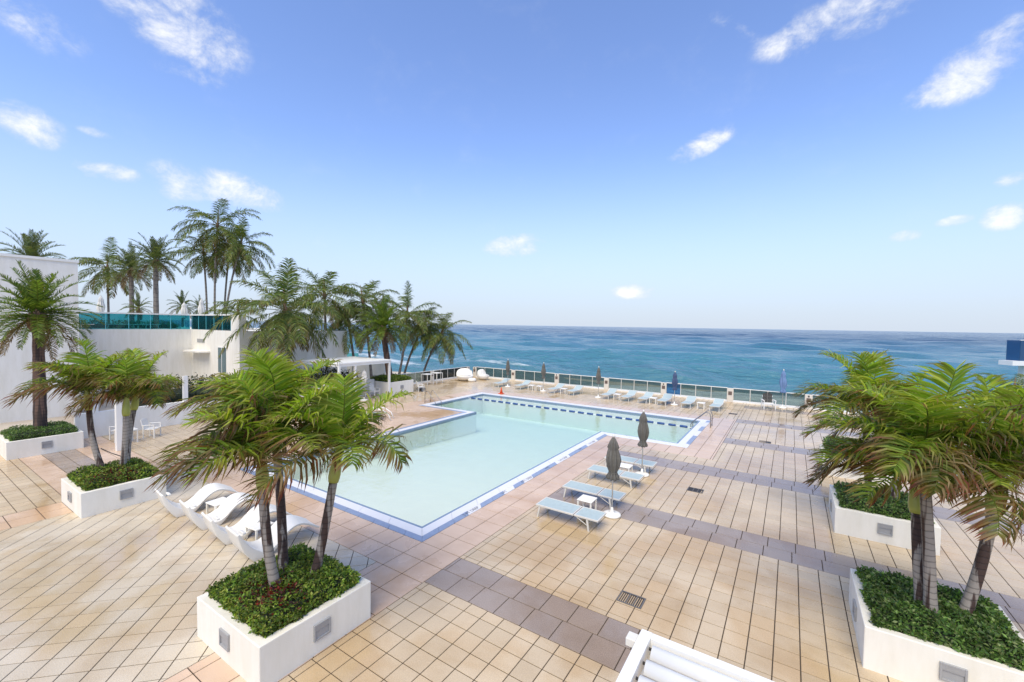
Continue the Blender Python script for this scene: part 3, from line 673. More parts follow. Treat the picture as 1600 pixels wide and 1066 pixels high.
# ------------------------------------------------------------------ palms
WIND = np.array(-RIGHT * .95 + FWD * .1); WIND[2] = 0
def frond_mesh(r, L, az, el, droop, wind, n, ll, lw, vee, fwd, ldroop, pal, brown, rad=.018, prof=None, curl=.15, dens_start=.12, rachis=(.16, .19, .03), N=16):
    d = np.array([math.cos(el) * math.cos(az), math.cos(el) * math.sin(az), math.sin(el)]); p = np.zeros(3); P = [p.copy()]; Ds = [d.copy()]
    for k in range(N):
        t = (k + 1) / N
        d = d + (np.array([0, 0, -1.]) * droop * (.25 + 1.5 * t) + WIND * wind * (.3 + t)) / N; d /= np.linalg.norm(d)
        p = p + d * L / N; P.append(p.copy()); Ds.append(d.copy())
    P = np.array(P); Ds = np.array(Ds)
    t = np.linspace(dens_start, 1, n) ; t = np.repeat(t, 2); t = np.clip(t + r.normal(0, .006, 2 * n), 0, 1); sg = np.tile([1., -1.], n)
    x = t * N; i = np.minimum(x.astype(int), N - 1); f = (x - i)[:, None]
    B = P[i] * (1 - f) + P[i + 1] * f; tg = Ds[i] * (1 - f) + Ds[i + 1] * f; tg /= np.linalg.norm(tg, axis=1)[:, None]
    up0 = np.array([0, 0, 1.]); sd_ = np.cross(tg, up0); nn = np.linalg.norm(sd_, axis=1)[:, None]
    sa = np.array([-math.sin(az), math.cos(az), 0]) * -1
    sd_ = np.where(nn > .15, sd_ / np.maximum(nn, .15), sa); sd_ /= np.linalg.norm(sd_, axis=1)[:, None]
    up = np.cross(sd_, tg)
    pf = (np.sin(np.pi * np.clip(.1 + .86 * t, 0, 1)) ** .55) if prof is None else prof(t)
    l = ll * pf * r.uniform(.82, 1.12, 2 * n)
    fw = fwd + .75 * t ** 3
    dr = sd_ * sg[:, None] + tg * fw[:, None] + up * (vee + r.normal(0, curl, 2 * n))[:, None] + r.normal(0, .07, (2 * n, 3)); dr /= np.linalg.norm(dr, axis=1)[:, None]
    g = np.array([0, 0, -1.]) + WIND * wind * .9
    q = r.uniform(.5, 1.5, 2 * n)[:, None] * ldroop
    d1 = dr; d2 = dr + g * q * .55; d2 /= np.linalg.norm(d2, axis=1)[:, None]; d3 = dr + g * q * 1.5 + r.normal(0, .12, (2 * n, 3)); d3 /= np.linalg.norm(d3, axis=1)[:, None]
    L_ = l[:, None]; p1 = B + d1 * L_ * .36; p2 = p1 + d2 * L_ * .34; p3 = p2 + d3 * L_ * .30
    w = np.cross(dr, up + .35 * r.normal(size=(2 * n, 3))); w /= np.linalg.norm(w, axis=1)[:, None]
    W_ = lw * (.55 + .45 * pf)[:, None]
    V = np.stack([B - w * W_ * .3, B + w * W_ * .3, p1 - w * W_ * .5, p1 + w * W_ * .5, p2 - w * W_ * .38, p2 + w * W_ * .38, p3], 1).reshape(-1, 3)
    b = np.arange(2 * n)[:, None] * 7
    F4 = np.concatenate([b + [0, 2, 3, 1], b + [2, 4, 5, 3]], 0).tolist(); F3 = (b + [4, 6, 5]).tolist()
    base = pal[r.integers(0, len(pal), 2 * n)] * r.uniform(.8, 1.5, 2 * n)[:, None]
    tip = np.array([(.24, .12, .055), (.17, .06, .03), (.30, .20, .11), (.20, .05, .025)])[r.integers(0, 4, 2 * n)] * r.uniform(.6, 1.1, 2 * n)[:, None]
    bm = np.clip(brown + r.normal(0, .22, 2 * n) + .30 * (t - .5), 0, 1)[:, None]
    c0 = base; c1 = base * (1 - .45 * bm ** 2) + tip * .45 * bm ** 2; c2 = base * (1 - bm) + tip * bm; c3 = base * (1 - np.clip(bm * 1.5 + .15, 0, 1)) + tip * np.clip(bm * 1.5 + .15, 0, 1)
    C = np.stack([c0, c0, c1, c1, c2, c2, c3], 1).reshape(-1, 3)
    # rachis
    mb = MB(); mb.tube([tuple(q_) for q_ in P], [rad * (1 - .85 * k / N) for k in range(N + 1)], 5)
    o = len(V); V = np.concatenate([V, np.array(mb.v)]); Fc = F4 + F3 + [tuple(o + k for k in f_) for f_ in mb.f]
    C = np.concatenate([C, np.tile(np.array(rachis) * (1 - .3 * brown), (len(mb.v), 1))])
    return V, Fc, C
PAL_BRIGHT = np.array([(.22, .32, .025), (.28, .37, .035), (.16, .26, .022), (.33, .37, .06)])
PAL_GREEN = np.array([(.10, .18, .018), (.16, .24, .022), (.05, .10, .016), (.22, .27, .035)])  # mid-age greens, darkened to carry the deep shadow in the crowns
PAL_OLD = np.array([(.09, .13, .025), (.14, .15, .04), (.06, .09, .02), (.19, .15, .07)])  # old-leaf tones, also darkened for the crown shadow
PAL_COCO = np.array([(.08, .125, .024), (.12, .165, .03), (.055, .09, .02), (.17, .19, .045)])
PAL_DATE = np.array([(.08, .115, .04), (.11, .145, .05), (.06, .09, .032), (.14, .16, .06)])
PAL_DATEG = np.array([(.085, .14, .022), (.12, .18, .028), (.06, .105, .02), (.15, .20, .035)])
def curve_pts(a, b, bow, n=14):
    a, b = np.asarray(a, float), np.asarray(b, float); out = []
    for k in range(n):
        t = k / (n - 1); out.append(a + (b - a) * t + np.asarray(bow) * math.sin(math.pi * t))
    return out
def palm(name, label, base, top, kind, group, seed, bow=(0, 0, 0), scale=1., nf=None, wind=.35, trunk_r=None, extra=None):
    r = np.random.default_rng(seed); base = np.asarray(base, float); top = np.asarray(top, float)
    e = thing(name, label, 'palm tree', base, 0, group)
    rel = top - base; pts = curve_pts((0, 0, 0), rel, bow, 16)
    ax = pts[-1] - pts[-3]; ax = ax / np.linalg.norm(ax)
    if kind == 'adonidia':
        tr = trunk_r or .094
        rad = [tr * (1.25 - .3 * min(1, k / 4) - .12 * k / 15) for k in range(16)]
        t = MB().tube([tuple(p) for p in pts], rad, 14).build('trunk', 'trunk_grey', e, True)
        cs = [pts[-1] + ax * s for s in np.linspace(-.02, .62, 8)]
        MB().tube([tuple(p) for p in cs], [tr * k for k in (.98, 1.18, 1.2, 1.12, 1.0, .86, .72, .6)], 14).build('crownshaft', 'crownshaft', t, True)
        c0 = cs[-1]
        crown = MB().tube([tuple(c0 - ax * .12), tuple(c0 + ax * .1), tuple(c0 + ax * .75 * scale)], [.05, .035, .008], 8).build('crown', 'crownshaft', e, True)
        n = nf or 11
        for k in range(n):
            q = (k + .5) / n                       # 0 young upright .. 1 old hanging
            az = k * 2.39996 + r.normal(0, .2); el = math.radians(80 - 50 * q ** .8 + r.normal(0, 8))
            pal = PAL_BRIGHT if q < .36 else (PAL_GREEN if q < .8 else PAL_OLD)
            V, Fc, C = frond_mesh(r, scale * r.uniform(1.7, 2.05) * (.82 + .2 * q), az, el, 1.2 + .75 * q + r.normal(0, .2), wind * (1.15 + .8 * q), 66, .72 * scale, .040, .5 - .35 * q, .28, .35 + .95 * q, pal, .12 + .74 * q ** 1.1, .02, curl=.14 + .18 * q)
            V = V + c0 - ax * (.02 + .12 * q) 
            np_mesh('frond', V, Fc, 'frond', C, crown)
    elif kind in ('date', 'date_green'):
        tr = trunk_r or .2
        rad = [tr * (1.1 - .25 * k / 15 + (.06 if k % 2 else 0)) for k in range(16)]
        t = MB().tube([tuple(p) for p in pts], rad, 14).build('trunk', 'trunk_brown' if kind == 'date_green' else 'trunk_far', e, True)
        c0 = pts[-1]
        # rough leaf bases below the crown
        wob = lambda w, z: .18 * math.sin(w * 9 + z * 20)
        crown = MB().lathe([(tr * .9, -.75), (tr * 1.45, -.5), (tr * 1.6, -.2), (tr * 1.2, .05), (tr * .4, .25)], 24, tuple(c0), wob).build('crown', 'leaf_base', e)
        n = nf or 44; pal0 = PAL_DATEG if kind == 'date_green' else PAL_DATE
        for k in range(n):
            q = (k + .5) / n; az = k * 2.39996 + r.normal(0, .15); el = math.radians(86 - 125 * q ** .95 + r.normal(0, 5))
            pal = pal0 if q < .86 else np.array([(.16, .11, .06), (.11, .075, .04), (.20, .15, .09)])
            V, Fc, C = frond_mesh(r, scale * r.uniform(2.0, 2.5), az, el, .85 + .5 * q, wind * .55, 52, .40 * scale, .034 * scale, .42, .75, .12 + .2 * q, pal, .0 + .45 * max(0, q - .5), .022, prof=lambda t: np.sin(np.pi * np.clip(.18 + .74 * t, 0, 1)) ** .6, dens_start=.16, curl=.2, N=12)
            np_mesh('frond', V + c0, Fc, 'frond' if kind == 'date_green' else 'frond_far', C, crown)
    else:                                           # coconut
        tr = trunk_r or .14
        rad = [tr * (1.3 - .4 * min(1, k / 5) - .15 * k / 15) for k in range(16)]
        MB().tube([tuple(p) for p in pts], rad, 10).build('trunk', 'trunk_far', e, True)
        c0 = pts[-1]
        crown = MB().tube([tuple(c0 - ax * .4), tuple(c0), tuple(c0 + ax * .5), tuple(c0 + ax * 1.6 * scale)], [tr * .9, tr * 1.25, tr * .7, .02], 8).build('crown', 'leaf_base', e, True)
        n = nf or 22
        for k in range(n):
            q = (k + .5) / n; az = k * 2.39996 + r.normal(0, .2); el = math.radians(66 - 104 * q ** .9 + r.normal(0, 9))
            pal = PAL_COCO if q < .88 else PAL_OLD
            V, Fc, C = frond_mesh(r, scale * r.uniform(3.5, 4.5) * (.85 + .2 * math.sin(math.pi * q)), az, el, 1.15 + .45 * q, wind * .8, 52, .95 * scale, .055 * scale, .12 - .2 * q, .55, .75 + .6 * q, pal, .03 + .35 * q ** 2, .03, dens_start=.2, curl=.2, rachis=(.17, .17, .05), N=12)
            np_mesh('frond', V + c0, Fc, 'frond_far', C, crown)
        if extra == 'nuts':
            for k in range(14):
                a = r.uniform(0, 6.28); s = r.uniform(.12, .18); m = MB()
                m.lathe([(.02, -1.2 * s), (s * .7, -.9 * s), (s, 0), (s * .75, .8 * s), (.02, 1.15 * s)], 10); o = m.build('coconut', 'coconut', crown, True)
                o.location = tuple(c0 + np.array([.42 * math.cos(a), .42 * math.sin(a), -.25 - r.uniform(0, .5)]))
    return e
HZ = 2.35 * T
def at_top(base, x, y): return dp(x, y, depth_of(base))
G1 = 'fan-crowned palms planted in the white planters'
def ado(name_label, bx, by, tx, ty, seed, bow_px=0, dd=0, **kw):
    b = gp(bx, by, 2.5 * T); b[2] = PH * T - .12
    b2 = b.copy(); tp = dp(tx, ty, depth_of(b) + dd)
    palm('palm_tree', name_label, b, tp, 'adonidia', G1, seed, bow=tuple(RIGHT * bow_px), **kw)
ado('palm with brown stained trunk at the left of the left foreground planter', 436, 908, 411, 762, 21, -.06, wind=.62)
ado('palm with straight grey trunk at the back of the left foreground planter', 443, 885, 432, 700, 22, .03, dd=.35, wind=.5)
ado('palm leaning right towards the pool from the left foreground planter', 486, 892, 521, 752, 23, .02, dd=.2, wind=.30)
ado('palm leaning left from the planter beside the wavy loungers', 166, 730, 139, 640, 24, -.12, wind=.6)
ado('palm with pale green crownshaft upright in the planter beside the wavy loungers', 190, 726, 197, 649, 25, .03, wind=.4, scale=.9)
ado('thin grey palm tucked behind its neighbour beside the wavy loungers', 198, 720, 209, 640, 26, -.06, dd=.3, wind=.3, scale=.9)
ado('palm with two-tone wet trunk at the left of the right foreground planter', 1444, 938, 1432, 800, 27, -.02, dd=.2, wind=.75, scale=1.0)
ado('palm with dark wet trunk in the middle of the right foreground planter', 1456, 946, 1446, 768, 28, .02, wind=.4, scale=1.0)
ado('palm leaning right with yellow-green shaft at the right picture edge', 1500, 948, 1552, 800, 29, .05, wind=-.1, scale=1.05)
ado('palm with upright wet trunk in the middle planter on the right', 1362, 775, 1353, 672, 30, -.03, wind=.65, scale=1.1)
ado('palm leaning right in the middle planter on the right', 1392, 775, 1408, 700, 31, .05, wind=.3, scale=.95)
a, b_ = dp(158, 701, 13.2), dp(189, 713, 13.2)
o = MB().tube([tuple(a), tuple((a + b_) / 2 - np.array([0, 0, .02])), tuple(b_)], .013, 8).build('support_strap', 'black_plastic', None, True); tag(o, 'black strap tied between the palms beside the wavy loungers', 'strap')
# date palm at far left
b = np.array([-67.7 * T, 10.9 * T, PH * T - .12]); palm('date_palm', 'stout green date palm with hanging dead fronds at far left', b, dp(59, 492, depth_of(b)), 'date_green', 'date palms', 41, nf=58, trunk_r=.2, wind=.15, scale=.92)
b = np.array([-69.3 * T, 60.6 * T, .95]); palm('date_palm', 'bright green round-headed date palm in the planter by the cabana', b, dp(598, 513, depth_of(b)), 'date_green', 'date palms', 42, nf=54, trunk_r=.24, wind=.1, scale=1.15)
GB = 'palms along the beach and the neighbouring terrace'
def far_palm(kind, label, cx, cy, bx, depth, seed, bz, bow=0, **kw):
    top = dp(cx, cy, depth); bs = dp(bx, 500, depth); bs[2] = bz
    if bz < 0: bs[2] = -.55 - 2.9 * float(smooth01((bs[1] - 20) / 32))
    palm('coconut_palm' if kind == 'coco' else 'date_palm', label, bs, top, kind, GB, seed, bow=tuple(RIGHT * bow), **kw)
far_palm('coco', 'tallest coconut palm standing over the terrace', 340, 352, 338, 52, 51, .0, -.3, scale=1.3, wind=.3)
far_palm('coco', 'tall coconut palm leaning right beside the tallest one', 376, 382, 345, 53, 52, .0, -.5, scale=1.1, wind=.3)
far_palm('coco', 'coconut palm left of the tallest one, with shorter trunk', 318, 396, 323, 54, 53, .0, .2, scale=1.05, wind=.3)
far_palm('coco', 'coconut palm with thin trunk right behind the tallest one', 358, 398, 350, 56, 54, .0, -.3, scale=1.0, wind=.3)
far_palm('date', 'grey-green date palm on the terrace, right one of the pair', 243, 408, 244, 45, 55, .0, 0, scale=1.25, wind=.15, nf=46, trunk_r=.24)
far_palm('date', 'grey-green date palm on the terrace, left one of the pair', 205, 422, 206, 47, 56, .0, 0, scale=1.2, wind=.15, nf=42, trunk_r=.22)
far_palm('coco', 'dark shaggy coconut palm left of the terrace date palms', 168, 420, 170, 50, 57, .0, 0, scale=1.1, wind=.4)
far_palm('date', 'date palm crown showing over the tall white wall', 50, 408, 50, 44, 58, .0, 0, scale=1.45, wind=.05, nf=40)
far_palm('coco', 'broad coconut palm with green nuts left of the cabana', 446, 486, 452, 33, 59, -.6, .1, scale=1.3, wind=.15, nf=30, extra='nuts')
far_palm('coco', 'coconut palm rising behind the broad one with nuts', 507, 462, 512, 40, 60, -1, 0, scale=1.05, wind=.2)
far_palm('coco', 'coconut palm left behind the round-headed date palm', 567, 472, 582, 44, 61, -1.4, .1, scale=1.1, wind=.3)
far_palm('coco', 'low dark coconut palm between cabana and beach', 545, 506, 560, 42, 62, -1.2, 0, scale=.9, wind=.3)
far_palm('coco', 'coconut palm right of the round-headed date palm', 636, 492, 619, 46, 63, -1.7, .2, scale=1.1, wind=.3)
far_palm('coco', 'coconut palm leaning right over the beach with blue-grey trunk', 662, 508, 627, 48, 64, -2, -.3, scale=.95, wind=.25)
far_palm('coco', 'outermost coconut palm leaning right over the beach fence', 689, 522, 655, 47, 65, -2, -.3, scale=.95, wind=.2)
far_palm('coco', 'grey-green palm top at the right picture edge', 1584, 612, 1586, 40, 66, -2.8, 0, scale=.85, wind=.5)
far_palm('date', 'small spiky palm behind the terrace glass, left one', 216, 482, 216, 44, 67, 3.5, 0, scale=.7, nf=24, trunk_r=.1)
far_palm('date', 'small spiky palm behind the terrace glass, middle one', 285, 479, 285, 46, 68, 3.5, 0, scale=.75, nf=24, trunk_r=.1)
far_palm('date', 'small spiky palm behind the terrace glass, right one', 312, 482, 312, 47, 69, 3.5, 0, scale=.6, nf=22, trunk_r=.1)
far_palm('coco', 'low coconut palm behind the end of the terrace', 372, 492, 374, 40, 70, 0, 0, scale=.75, nf=18)

# ------------------------------------------------------------------ furniture
def make_lounger():
    e = thing('sun_lounger', '', 'sun lounger', (0, 0, 0)); Lh, W, H = 1.96, .66, .36   # along +x, head at +x
    split = 1.22
    for y in (-W / 2, W / 2 - .035):
        MB().box((0, y, H - .03), (split, y + .035, H + .02)).build('side_rail', 'frame_alu', e, bevel=.006)
    for x in (0, split - .04): MB().box((x, -W / 2 + .036, H - .025), (x + .035, W / 2 - .036, H + .012)).build('cross_bar', 'frame_alu', e)
    for x, dx in ((.10, -.06), (1.60, .06)):
        for y in (-W / 2 + .01, W / 2 - .05):
            m = MB(); m.v = [(x + dx, y, 0), (x + dx + .04, y, 0), (x + dx + .04, y + .04, 0), (x + dx, y + .04, 0), (x, y, H - .031), (x + .06, y, H - .031), (x + .06, y + .04, H - .031), (x, y + .04, H - .031)]
            m.f = [(3, 2, 1, 0), (4, 5, 6, 7), (0, 1, 5, 4), (1, 2, 6, 5), (2, 3, 7, 6), (3, 0, 4, 7)]; m.build('leg', 'frame_alu', e, bevel=.004)
    MB().tube([(1.30, -W / 2 + .03, H - .04), (1.62, -W / 2 + .03, .16), (1.62, W / 2 - .03, .16), (1.30, W / 2 - .03, H - .04)], .012, 6).build('brace', 'frame_alu', e)
    def sling(x0, x1):
        m = MB(); n = 8
        for i in range(n + 1):
            for j in range(5):
                x = x0 + (x1 - x0) * i / n; y = -W / 2 + .037 + (W - .074) * j / 4
                m.v.append((x, y, H + .012 - .014 * math.sin(math.pi * j / 4) * math.sin(math.pi * i / n) ** .5))
        for i in range(n):
            for j in range(4): q = i * 5 + j; m.f.append((q, q + 5, q + 6, q + 1))
        return m
    sling(.036, split - .045).build('sling_seat', 'sling', e, True)
    hd = bpy.data.objects.new('backrest', None); col.objects.link(hd); hd.parent = e; hd.location = (split + .02, 0, 0)
    q = split + .02
    for y in (-W / 2, W / 2 - .035): MB().box((0, y, H - .028), (Lh - q, y + .035, H + .02)).build('back_rail', 'frame_alu', hd, bevel=.006)
    for x in (0.0, Lh - q - .035): MB().box((x, -W / 2 + .036, H - .025), (x + .035, W / 2 - .036, H + .012)).build('cross_bar', 'frame_alu', hd)
    s = sling(.036, Lh - q - .036); s.build('sling_back', 'sling', hd, True)
    return e
LG = 'blue sling sun loungers'
proto = make_lounger(); used = [False]
def place_lounger(x, y, rz, label, tilt=0):
    if not used[0]: o = proto; used[0] = True
    else: o = copy_tree(proto)
    o.location = (x, y, 0); o.rotation_euler = (0, 0, rz); o['label'] = label; o['group'] = LG
    bk = [c for c in o.children if c.name.startswith('backrest')][0]
    if tilt:
        bk.rotation_euler = (0, -tilt, 0); bk.location = (1.24 + math.sin(tilt) * .36, 0, .36 - .36 * math.cos(tilt))
    else: bk.rotation_euler = (0, 0, 0); bk.location = (1.24, 0, 0)
    return o
for v, lb in ((28.35, 'flat blue sling lounger nearest to the camera, beside the first grey umbrella'), (32.75, 'flat blue sling lounger second from the camera, behind the small white table'),
              (37.9, 'flat blue sling lounger third from the camera, before the second grey umbrella'), (42.3, 'flat blue sling lounger of the middle group farthest from the camera')):
    place_lounger(-15.55 * T, v * T, 0, lb)
BR = [(-56.2, 'raised-back lounger at the far left end of the row by the sea fence'), (-50.4, 'raised-back lounger left of the two small dining tables by the fence'), (-42.0, 'raised-back lounger just right of the second dark umbrella by the fence'),
      (-37.6, 'raised-back lounger between the second and third umbrellas, right one of two'), (-30.2, 'raised-back lounger just right of the third dark umbrella by the fence'), (-26.2, 'raised-back lounger second right of the third umbrella by the fence'),
      (-22.9, 'raised-back lounger third right of the third umbrella by the fence'), (-19.4, 'raised-back lounger just left of the fourth navy umbrella by the fence'), (-15.2, 'raised-back lounger just right of the fourth navy umbrella by the fence'), (-10.6, 'raised-back lounger at the right end of the row, behind the right handrail')]
for u, lb in BR: place_lounger(u * T, 79.9 * T, math.pi / 2 - .05, lb, math.radians(24))
def side_table(x, y, h, w, label, rz=0, group='small white side tables'):
    e = thing('side_table', label, 'table', (x, y, 0), rz, group)
    MB().box((-w / 2, -w / 2, h - .035), (w / 2, w / 2, h)).build('table_top', 'white_plastic', e, bevel=.012)
    for a in (-1, 1):
        for b in (-1, 1): MB().box((a * (w / 2 - .035) - .022, b * (w / 2 - .035) - .022, 0), (a * (w / 2 - .035) + .022, b * (w / 2 - .035) + .022, h - .036)).build('leg', 'white_plastic', e)
    return e
side_table(-12.75 * T, 30.6 * T, .40, .48, 'small white side table between the two nearest loungers')
side_table(-12.9 * T, 40.1 * T, .40, .48, 'small white side table between the third and fourth loungers')
for u, lb in ((-47.6, 'small white table beside the second umbrella, left of its twin'), (-45.6, 'small white table under the second umbrella by the fence'), (-39.7, 'small white table between two loungers right of the second umbrella'), (-28.1, 'small white table right of the third umbrella lounger'), (-21.2, 'small white table left of the fourth umbrella lounger'), (-12.9, 'small white table beside the last lounger of the fence row')):
    side_table(u * T, 81.5 * T, .44, .5, lb)
side_table(-35.2 * T, 14.6 * T, .34, .5, 'small white table between the first two wavy loungers', .1); side_table(-29.0 * T, 14.4 * T, .34, .5, 'small white table between the last two wavy loungers', .1)
def umbrella(x, y, label, mat, top=2.42, r=.17, base=True, bottom=1.12, lean=0, seed=0):
    e = thing('closed_umbrella', label, 'umbrella', (x, y, 0), 0, 'closed umbrellas')
    e.rotation_euler = (lean, lean * .5, seed)
    MB().tube([(0, 0, .05), (0, 0, top - .05)], .021, 10).build('pole', 'pole_steel', e, True)
    k = 40; ph = seed * 1.7
    w = lambda a, z: .27 * math.sin(a * 8 + ph + z * 1.3) + .10 * math.sin(a * 3 + ph * 2 + z * 4) + .06 * math.sin(a * 13 + z * 7)
    H = top - bottom
    pr = [(r * s, bottom + H * t) for s, t in ((.78, .0), (.92, .03), (.62, .12), (.55, .16), (.85, .28), (1.0, .42), (.92, .55), (.70, .68), (.62, .72), (.74, .76), (.5, .88), (.22, .97), (.06, 1.0))]
    cp = MB().lathe(pr, k, (0, 0, 0), w).build('canopy', mat, e, True)
    MB().lathe([(r * .60, bottom + H * .125), (r * .66, bottom + H * .14), (r * .60, bottom + H * .155)], 24, (0, 0, 0)).build('tie_strap', mat, cp, True)
    MB().lathe([(.035, top - .02), (.04, top + .02), (.025, top + .06), (.005, top + .075)], 12).build('finial', 'umb_white', e, True)
    if base:
        b = MB().lathe([(.25, 0), (.27, .02), (.26, .06), (.18, .085), (.05, .095), (.035, .24), (.028, .25)], 28).build('base', 'white_plastic', e, True)
    return e
p1 = gp(955, 805); p2 = gp(1007, 745)
umbrella(-10.9 * T, 31.0 * T, 'closed grey umbrella beside the two nearest loungers', 'umb_grey', 2.40, .19, seed=1)
umbrella(-11.6 * T, 41.2 * T, 'closed grey umbrella beside the third and fourth loungers', 'umb_grey', 2.46, .18, seed=2)
umbrella(-54.4 * T, 82.2 * T, 'closed dark umbrella farthest left along the sea fence', 'umb_grey', 2.5, .16, seed=3)
umbrella(-44.6 * T, 81.4 * T, 'closed dark umbrella second from left along the sea fence', 'umb_grey', 2.45, .17, seed=4)
umbrella(-31.9 * T, 81.0 * T, 'closed dark umbrella third from left along the sea fence', 'umb_grey', 2.45, .16, seed=5)
umbrella(-17.6 * T, 82.2 * T, 'closed navy umbrella fourth from left along the sea fence', 'umb_navy', 2.45, .17, seed=6)
umbrella(-.9 * T, 91.5 * T, 'closed bright blue umbrella beside the slatted chair at the fence', 'umb_blue', 2.75, .19, seed=7)
# wavy loungers
def wavy(x, y, label, rz):
    e = thing('wave_lounger', label, 'lounger', (x, y, 0), rz, 'wavy white moulded loungers'); W = .76
    c = [(-.06, .76), (.03, .60), (.14, .43), (.30, .26), (.46, .15), (.64, .125), (.80, .20), (.95, .33), (1.10, .45), (1.26, .51), (1.42, .50), (1.58, .43), (1.74, .33), (1.88, .235)]
    P = [np.array(p) for p in c]
    Q = []
    for i in range(len(P) - 1):
        p0, p1, p2, p3 = P[max(i - 1, 0)], P[i], P[i + 1], P[min(i + 2, len(P) - 1)]
        for k in range(4):
            t = k / 4; Q.append(.5 * (2 * p1 + (p2 - p0) * t + (2 * p0 - 5 * p1 + 4 * p2 - p3) * t * t + (3 * p1 - p0 - 3 * p2 + p3) * t ** 3))
    Q.append(P[-1]); m = MB(); n = len(Q); tops, bots = [], []
    for i, q in enumerate(Q):
        t = Q[min(i + 1, n - 1)] - Q[max(i - 1, 0)]; t /= np.linalg.norm(t); nn = np.array([-t[1], t[0]]); th = .03 + .012 * math.sin(math.pi * i / (n - 1))
        a = q + nn * .02; b = q - nn * th
        s = i / (n - 1)
        if s < .62:                       # body of the shell swells down to the floor
            k = math.sin(math.pi * min(1, s / .62)); b = b + np.array([-.09 * k, -.17 * k * k]); b[1] = max(b[1], 0)
        tops.append(a); bots.append(b)
    for i in range(n):
        for (yy, dip) in ((-W / 2, .0), (-W / 2 + .05, -.004), (-W / 4, -.022), (0, -.028), (W / 4, -.022), (W / 2 - .05, -.004), (W / 2, .0)):
            m.v.append((yy, tops[i][0], tops[i][1] + dip))
        for yy in (W / 2 - .015, -W / 2 + .015): m.v.append((yy, bots[i][0], bots[i][1]))
    K = 9
    for i in range(n - 1):
        for j in range(K): a = i * K + j; b = i * K + (j + 1) % K; m.f.append((a, a + K, b + K, b))
    m.f.append(tuple(range(K))); m.f.append(tuple((n - 1) * K + j for j in range(K))[::-1])
    o = m.build('shell', 'white_plastic', e, True)
    mo = o.modifiers.new('b', 'BEVEL'); mo.width = .012; mo.segments = 2; mo.limit_method = 'ANGLE'; mo.angle_limit = math.radians(50)
    me = o.data
    MB().box((-.13, .02, .63), (.13, .10, .68), Matrix.Rotation(-.15, 4, 'X')).build('head_roll', 'white_plastic', e, bevel=.02)
for u, v, rz, lb in ((-37.6, 11.9, -.10, 'wavy white lounger at the left end of the four, beside the planter'), (-33.9, 12.1, -.08, 'wavy white lounger second from the left planter'), (-30.5, 12.1, -.10, 'wavy white lounger third from the left planter'), (-27.2, 12.1, -.08, 'wavy white lounger nearest the left foreground planter')):
    wavy(u * T, v * T, lb, rz)
# egg shaped daybeds
def egg(x, y, w, h, label, rz):
    e = thing('egg_daybed', label, 'daybed', (x, y, 0), rz, 'white egg shaped seats by the fence'); m = MB(); A, B = 28, 16
    for i in range(B + 1):
        f = math.pi * i / B
        for j in range(A):
            a = 2 * math.pi * j / A; rr = math.sin(f) ** .8
            px_, py_, pz = w / 2 * rr * math.cos(a), w * .55 * rr * math.sin(a), h / 2 * (1 - math.cos(f) * abs(math.cos(f)) ** -.2 if abs(math.cos(f)) > 1e-3 else 1)
            s = (py_ + w * .55) / (w * 1.1)
            if py_ < .1 * w and pz > h * .42: pz = h * .42 + (pz - h * .42) * .25 * max(0, s)
            m.v.append((px_, py_, max(.02, pz)))
    for i in range(B):
        for j in range(A): a = i * A + j; b = i * A + (j + 1) % A; m.f.append((a, b, b + A, a + A))
    m.build('shell', 'white_plastic', e, True)
    MB().lathe([(w * .30, h * .42), (w * .34, h * .46), (w * .30, h * .50), (w * .1, h * .51)], 20, (0, -.12 * w, 0)).build('cushion', 'umb_white', e, True)
egg(-69.0 * T, 84.5 * T, 1.7, 1.25, 'larger white egg-shaped seat in the corner of the fence', .9); egg(-66.6 * T, 89.0 * T, 1.2, 1.1, 'smaller white egg-shaped seat in the corner of the fence', 1.6)
pf = MB().lathe([(.36, .01), (.42, .1), (.40, .26), (.30, .32), (.1, .33)], 24).build('footstool', 'white_plastic', None, True); pf.location = (-66.6 * T, 84.4 * T, 0); tag(pf, 'low round white footstool in front of the egg-shaped seats', 'footstool')
# plastic armchairs
def armchair(x, y, rz, label, group='white plastic armchairs', mat='white_plastic'):
    e = thing('armchair', label, 'chair', (x, y, 0), rz, group)
    MB().box((-.26, -.24, .40), (.26, .24, .435)).build('seat', mat, e, bevel=.012)
    b = bpy.data.objects.new('backrest', None); col.objects.link(b); b.parent = e; b.location = (0, .25, .43); b.rotation_euler = (-.2, 0, 0)
    for k in range(5): MB().box((-.24 + k * .1, -.012, 0), (-.16 + k * .1, .012, .46 + .05 * math.sin(math.pi * (k + .5) / 5))).build('slat', mat, b)
    for z in (.40, .14): MB().box((-.25, -.02, z), (.25, -.0125, z + .05)).build('back_rail', mat, b)
    for sx in (-1, 1):
        MB().box((sx * .29 - .03, -.24, .62), (sx * .29 + .03, .27, .65)).build('armrest', mat, e, bevel=.01)
        for yy in (-.22, .22): MB().box((sx * .285 - .02, yy - .02, 0), (sx * .285 + .02, yy + .02, .619)).build('leg', mat, e)
    return e
def onu(x, y, u):
    g = ray(x, y); t = u * T / g[0]; return np.array([g[0] * t, g[1] * t, CAMH + g[2] * t])
armchair(-66.8 * T, 17.2 * T, -.9, 'white armchair against the low white wall at left'); armchair(-64.6 * T, 19.6 * T, 2.4, 'white armchair behind the thin palms at left, facing the wall')
side_table(-63.9 * T, 17.0 * T, .62, .7, 'square white table by the low wall at left')
armchair(-68.3 * T, 52.6 * T, 1.4, 'white armchair under the cabana, left of two'); armchair(-67.2 * T, 55.0 * T, 1.7, 'white armchair under the cabana, right of two')
umbrella(-65.3 * T, 51.0 * T, 'closed lavender-grey umbrella leaning by the cabana post', 'umb_white', 2.2, .2, seed=9)
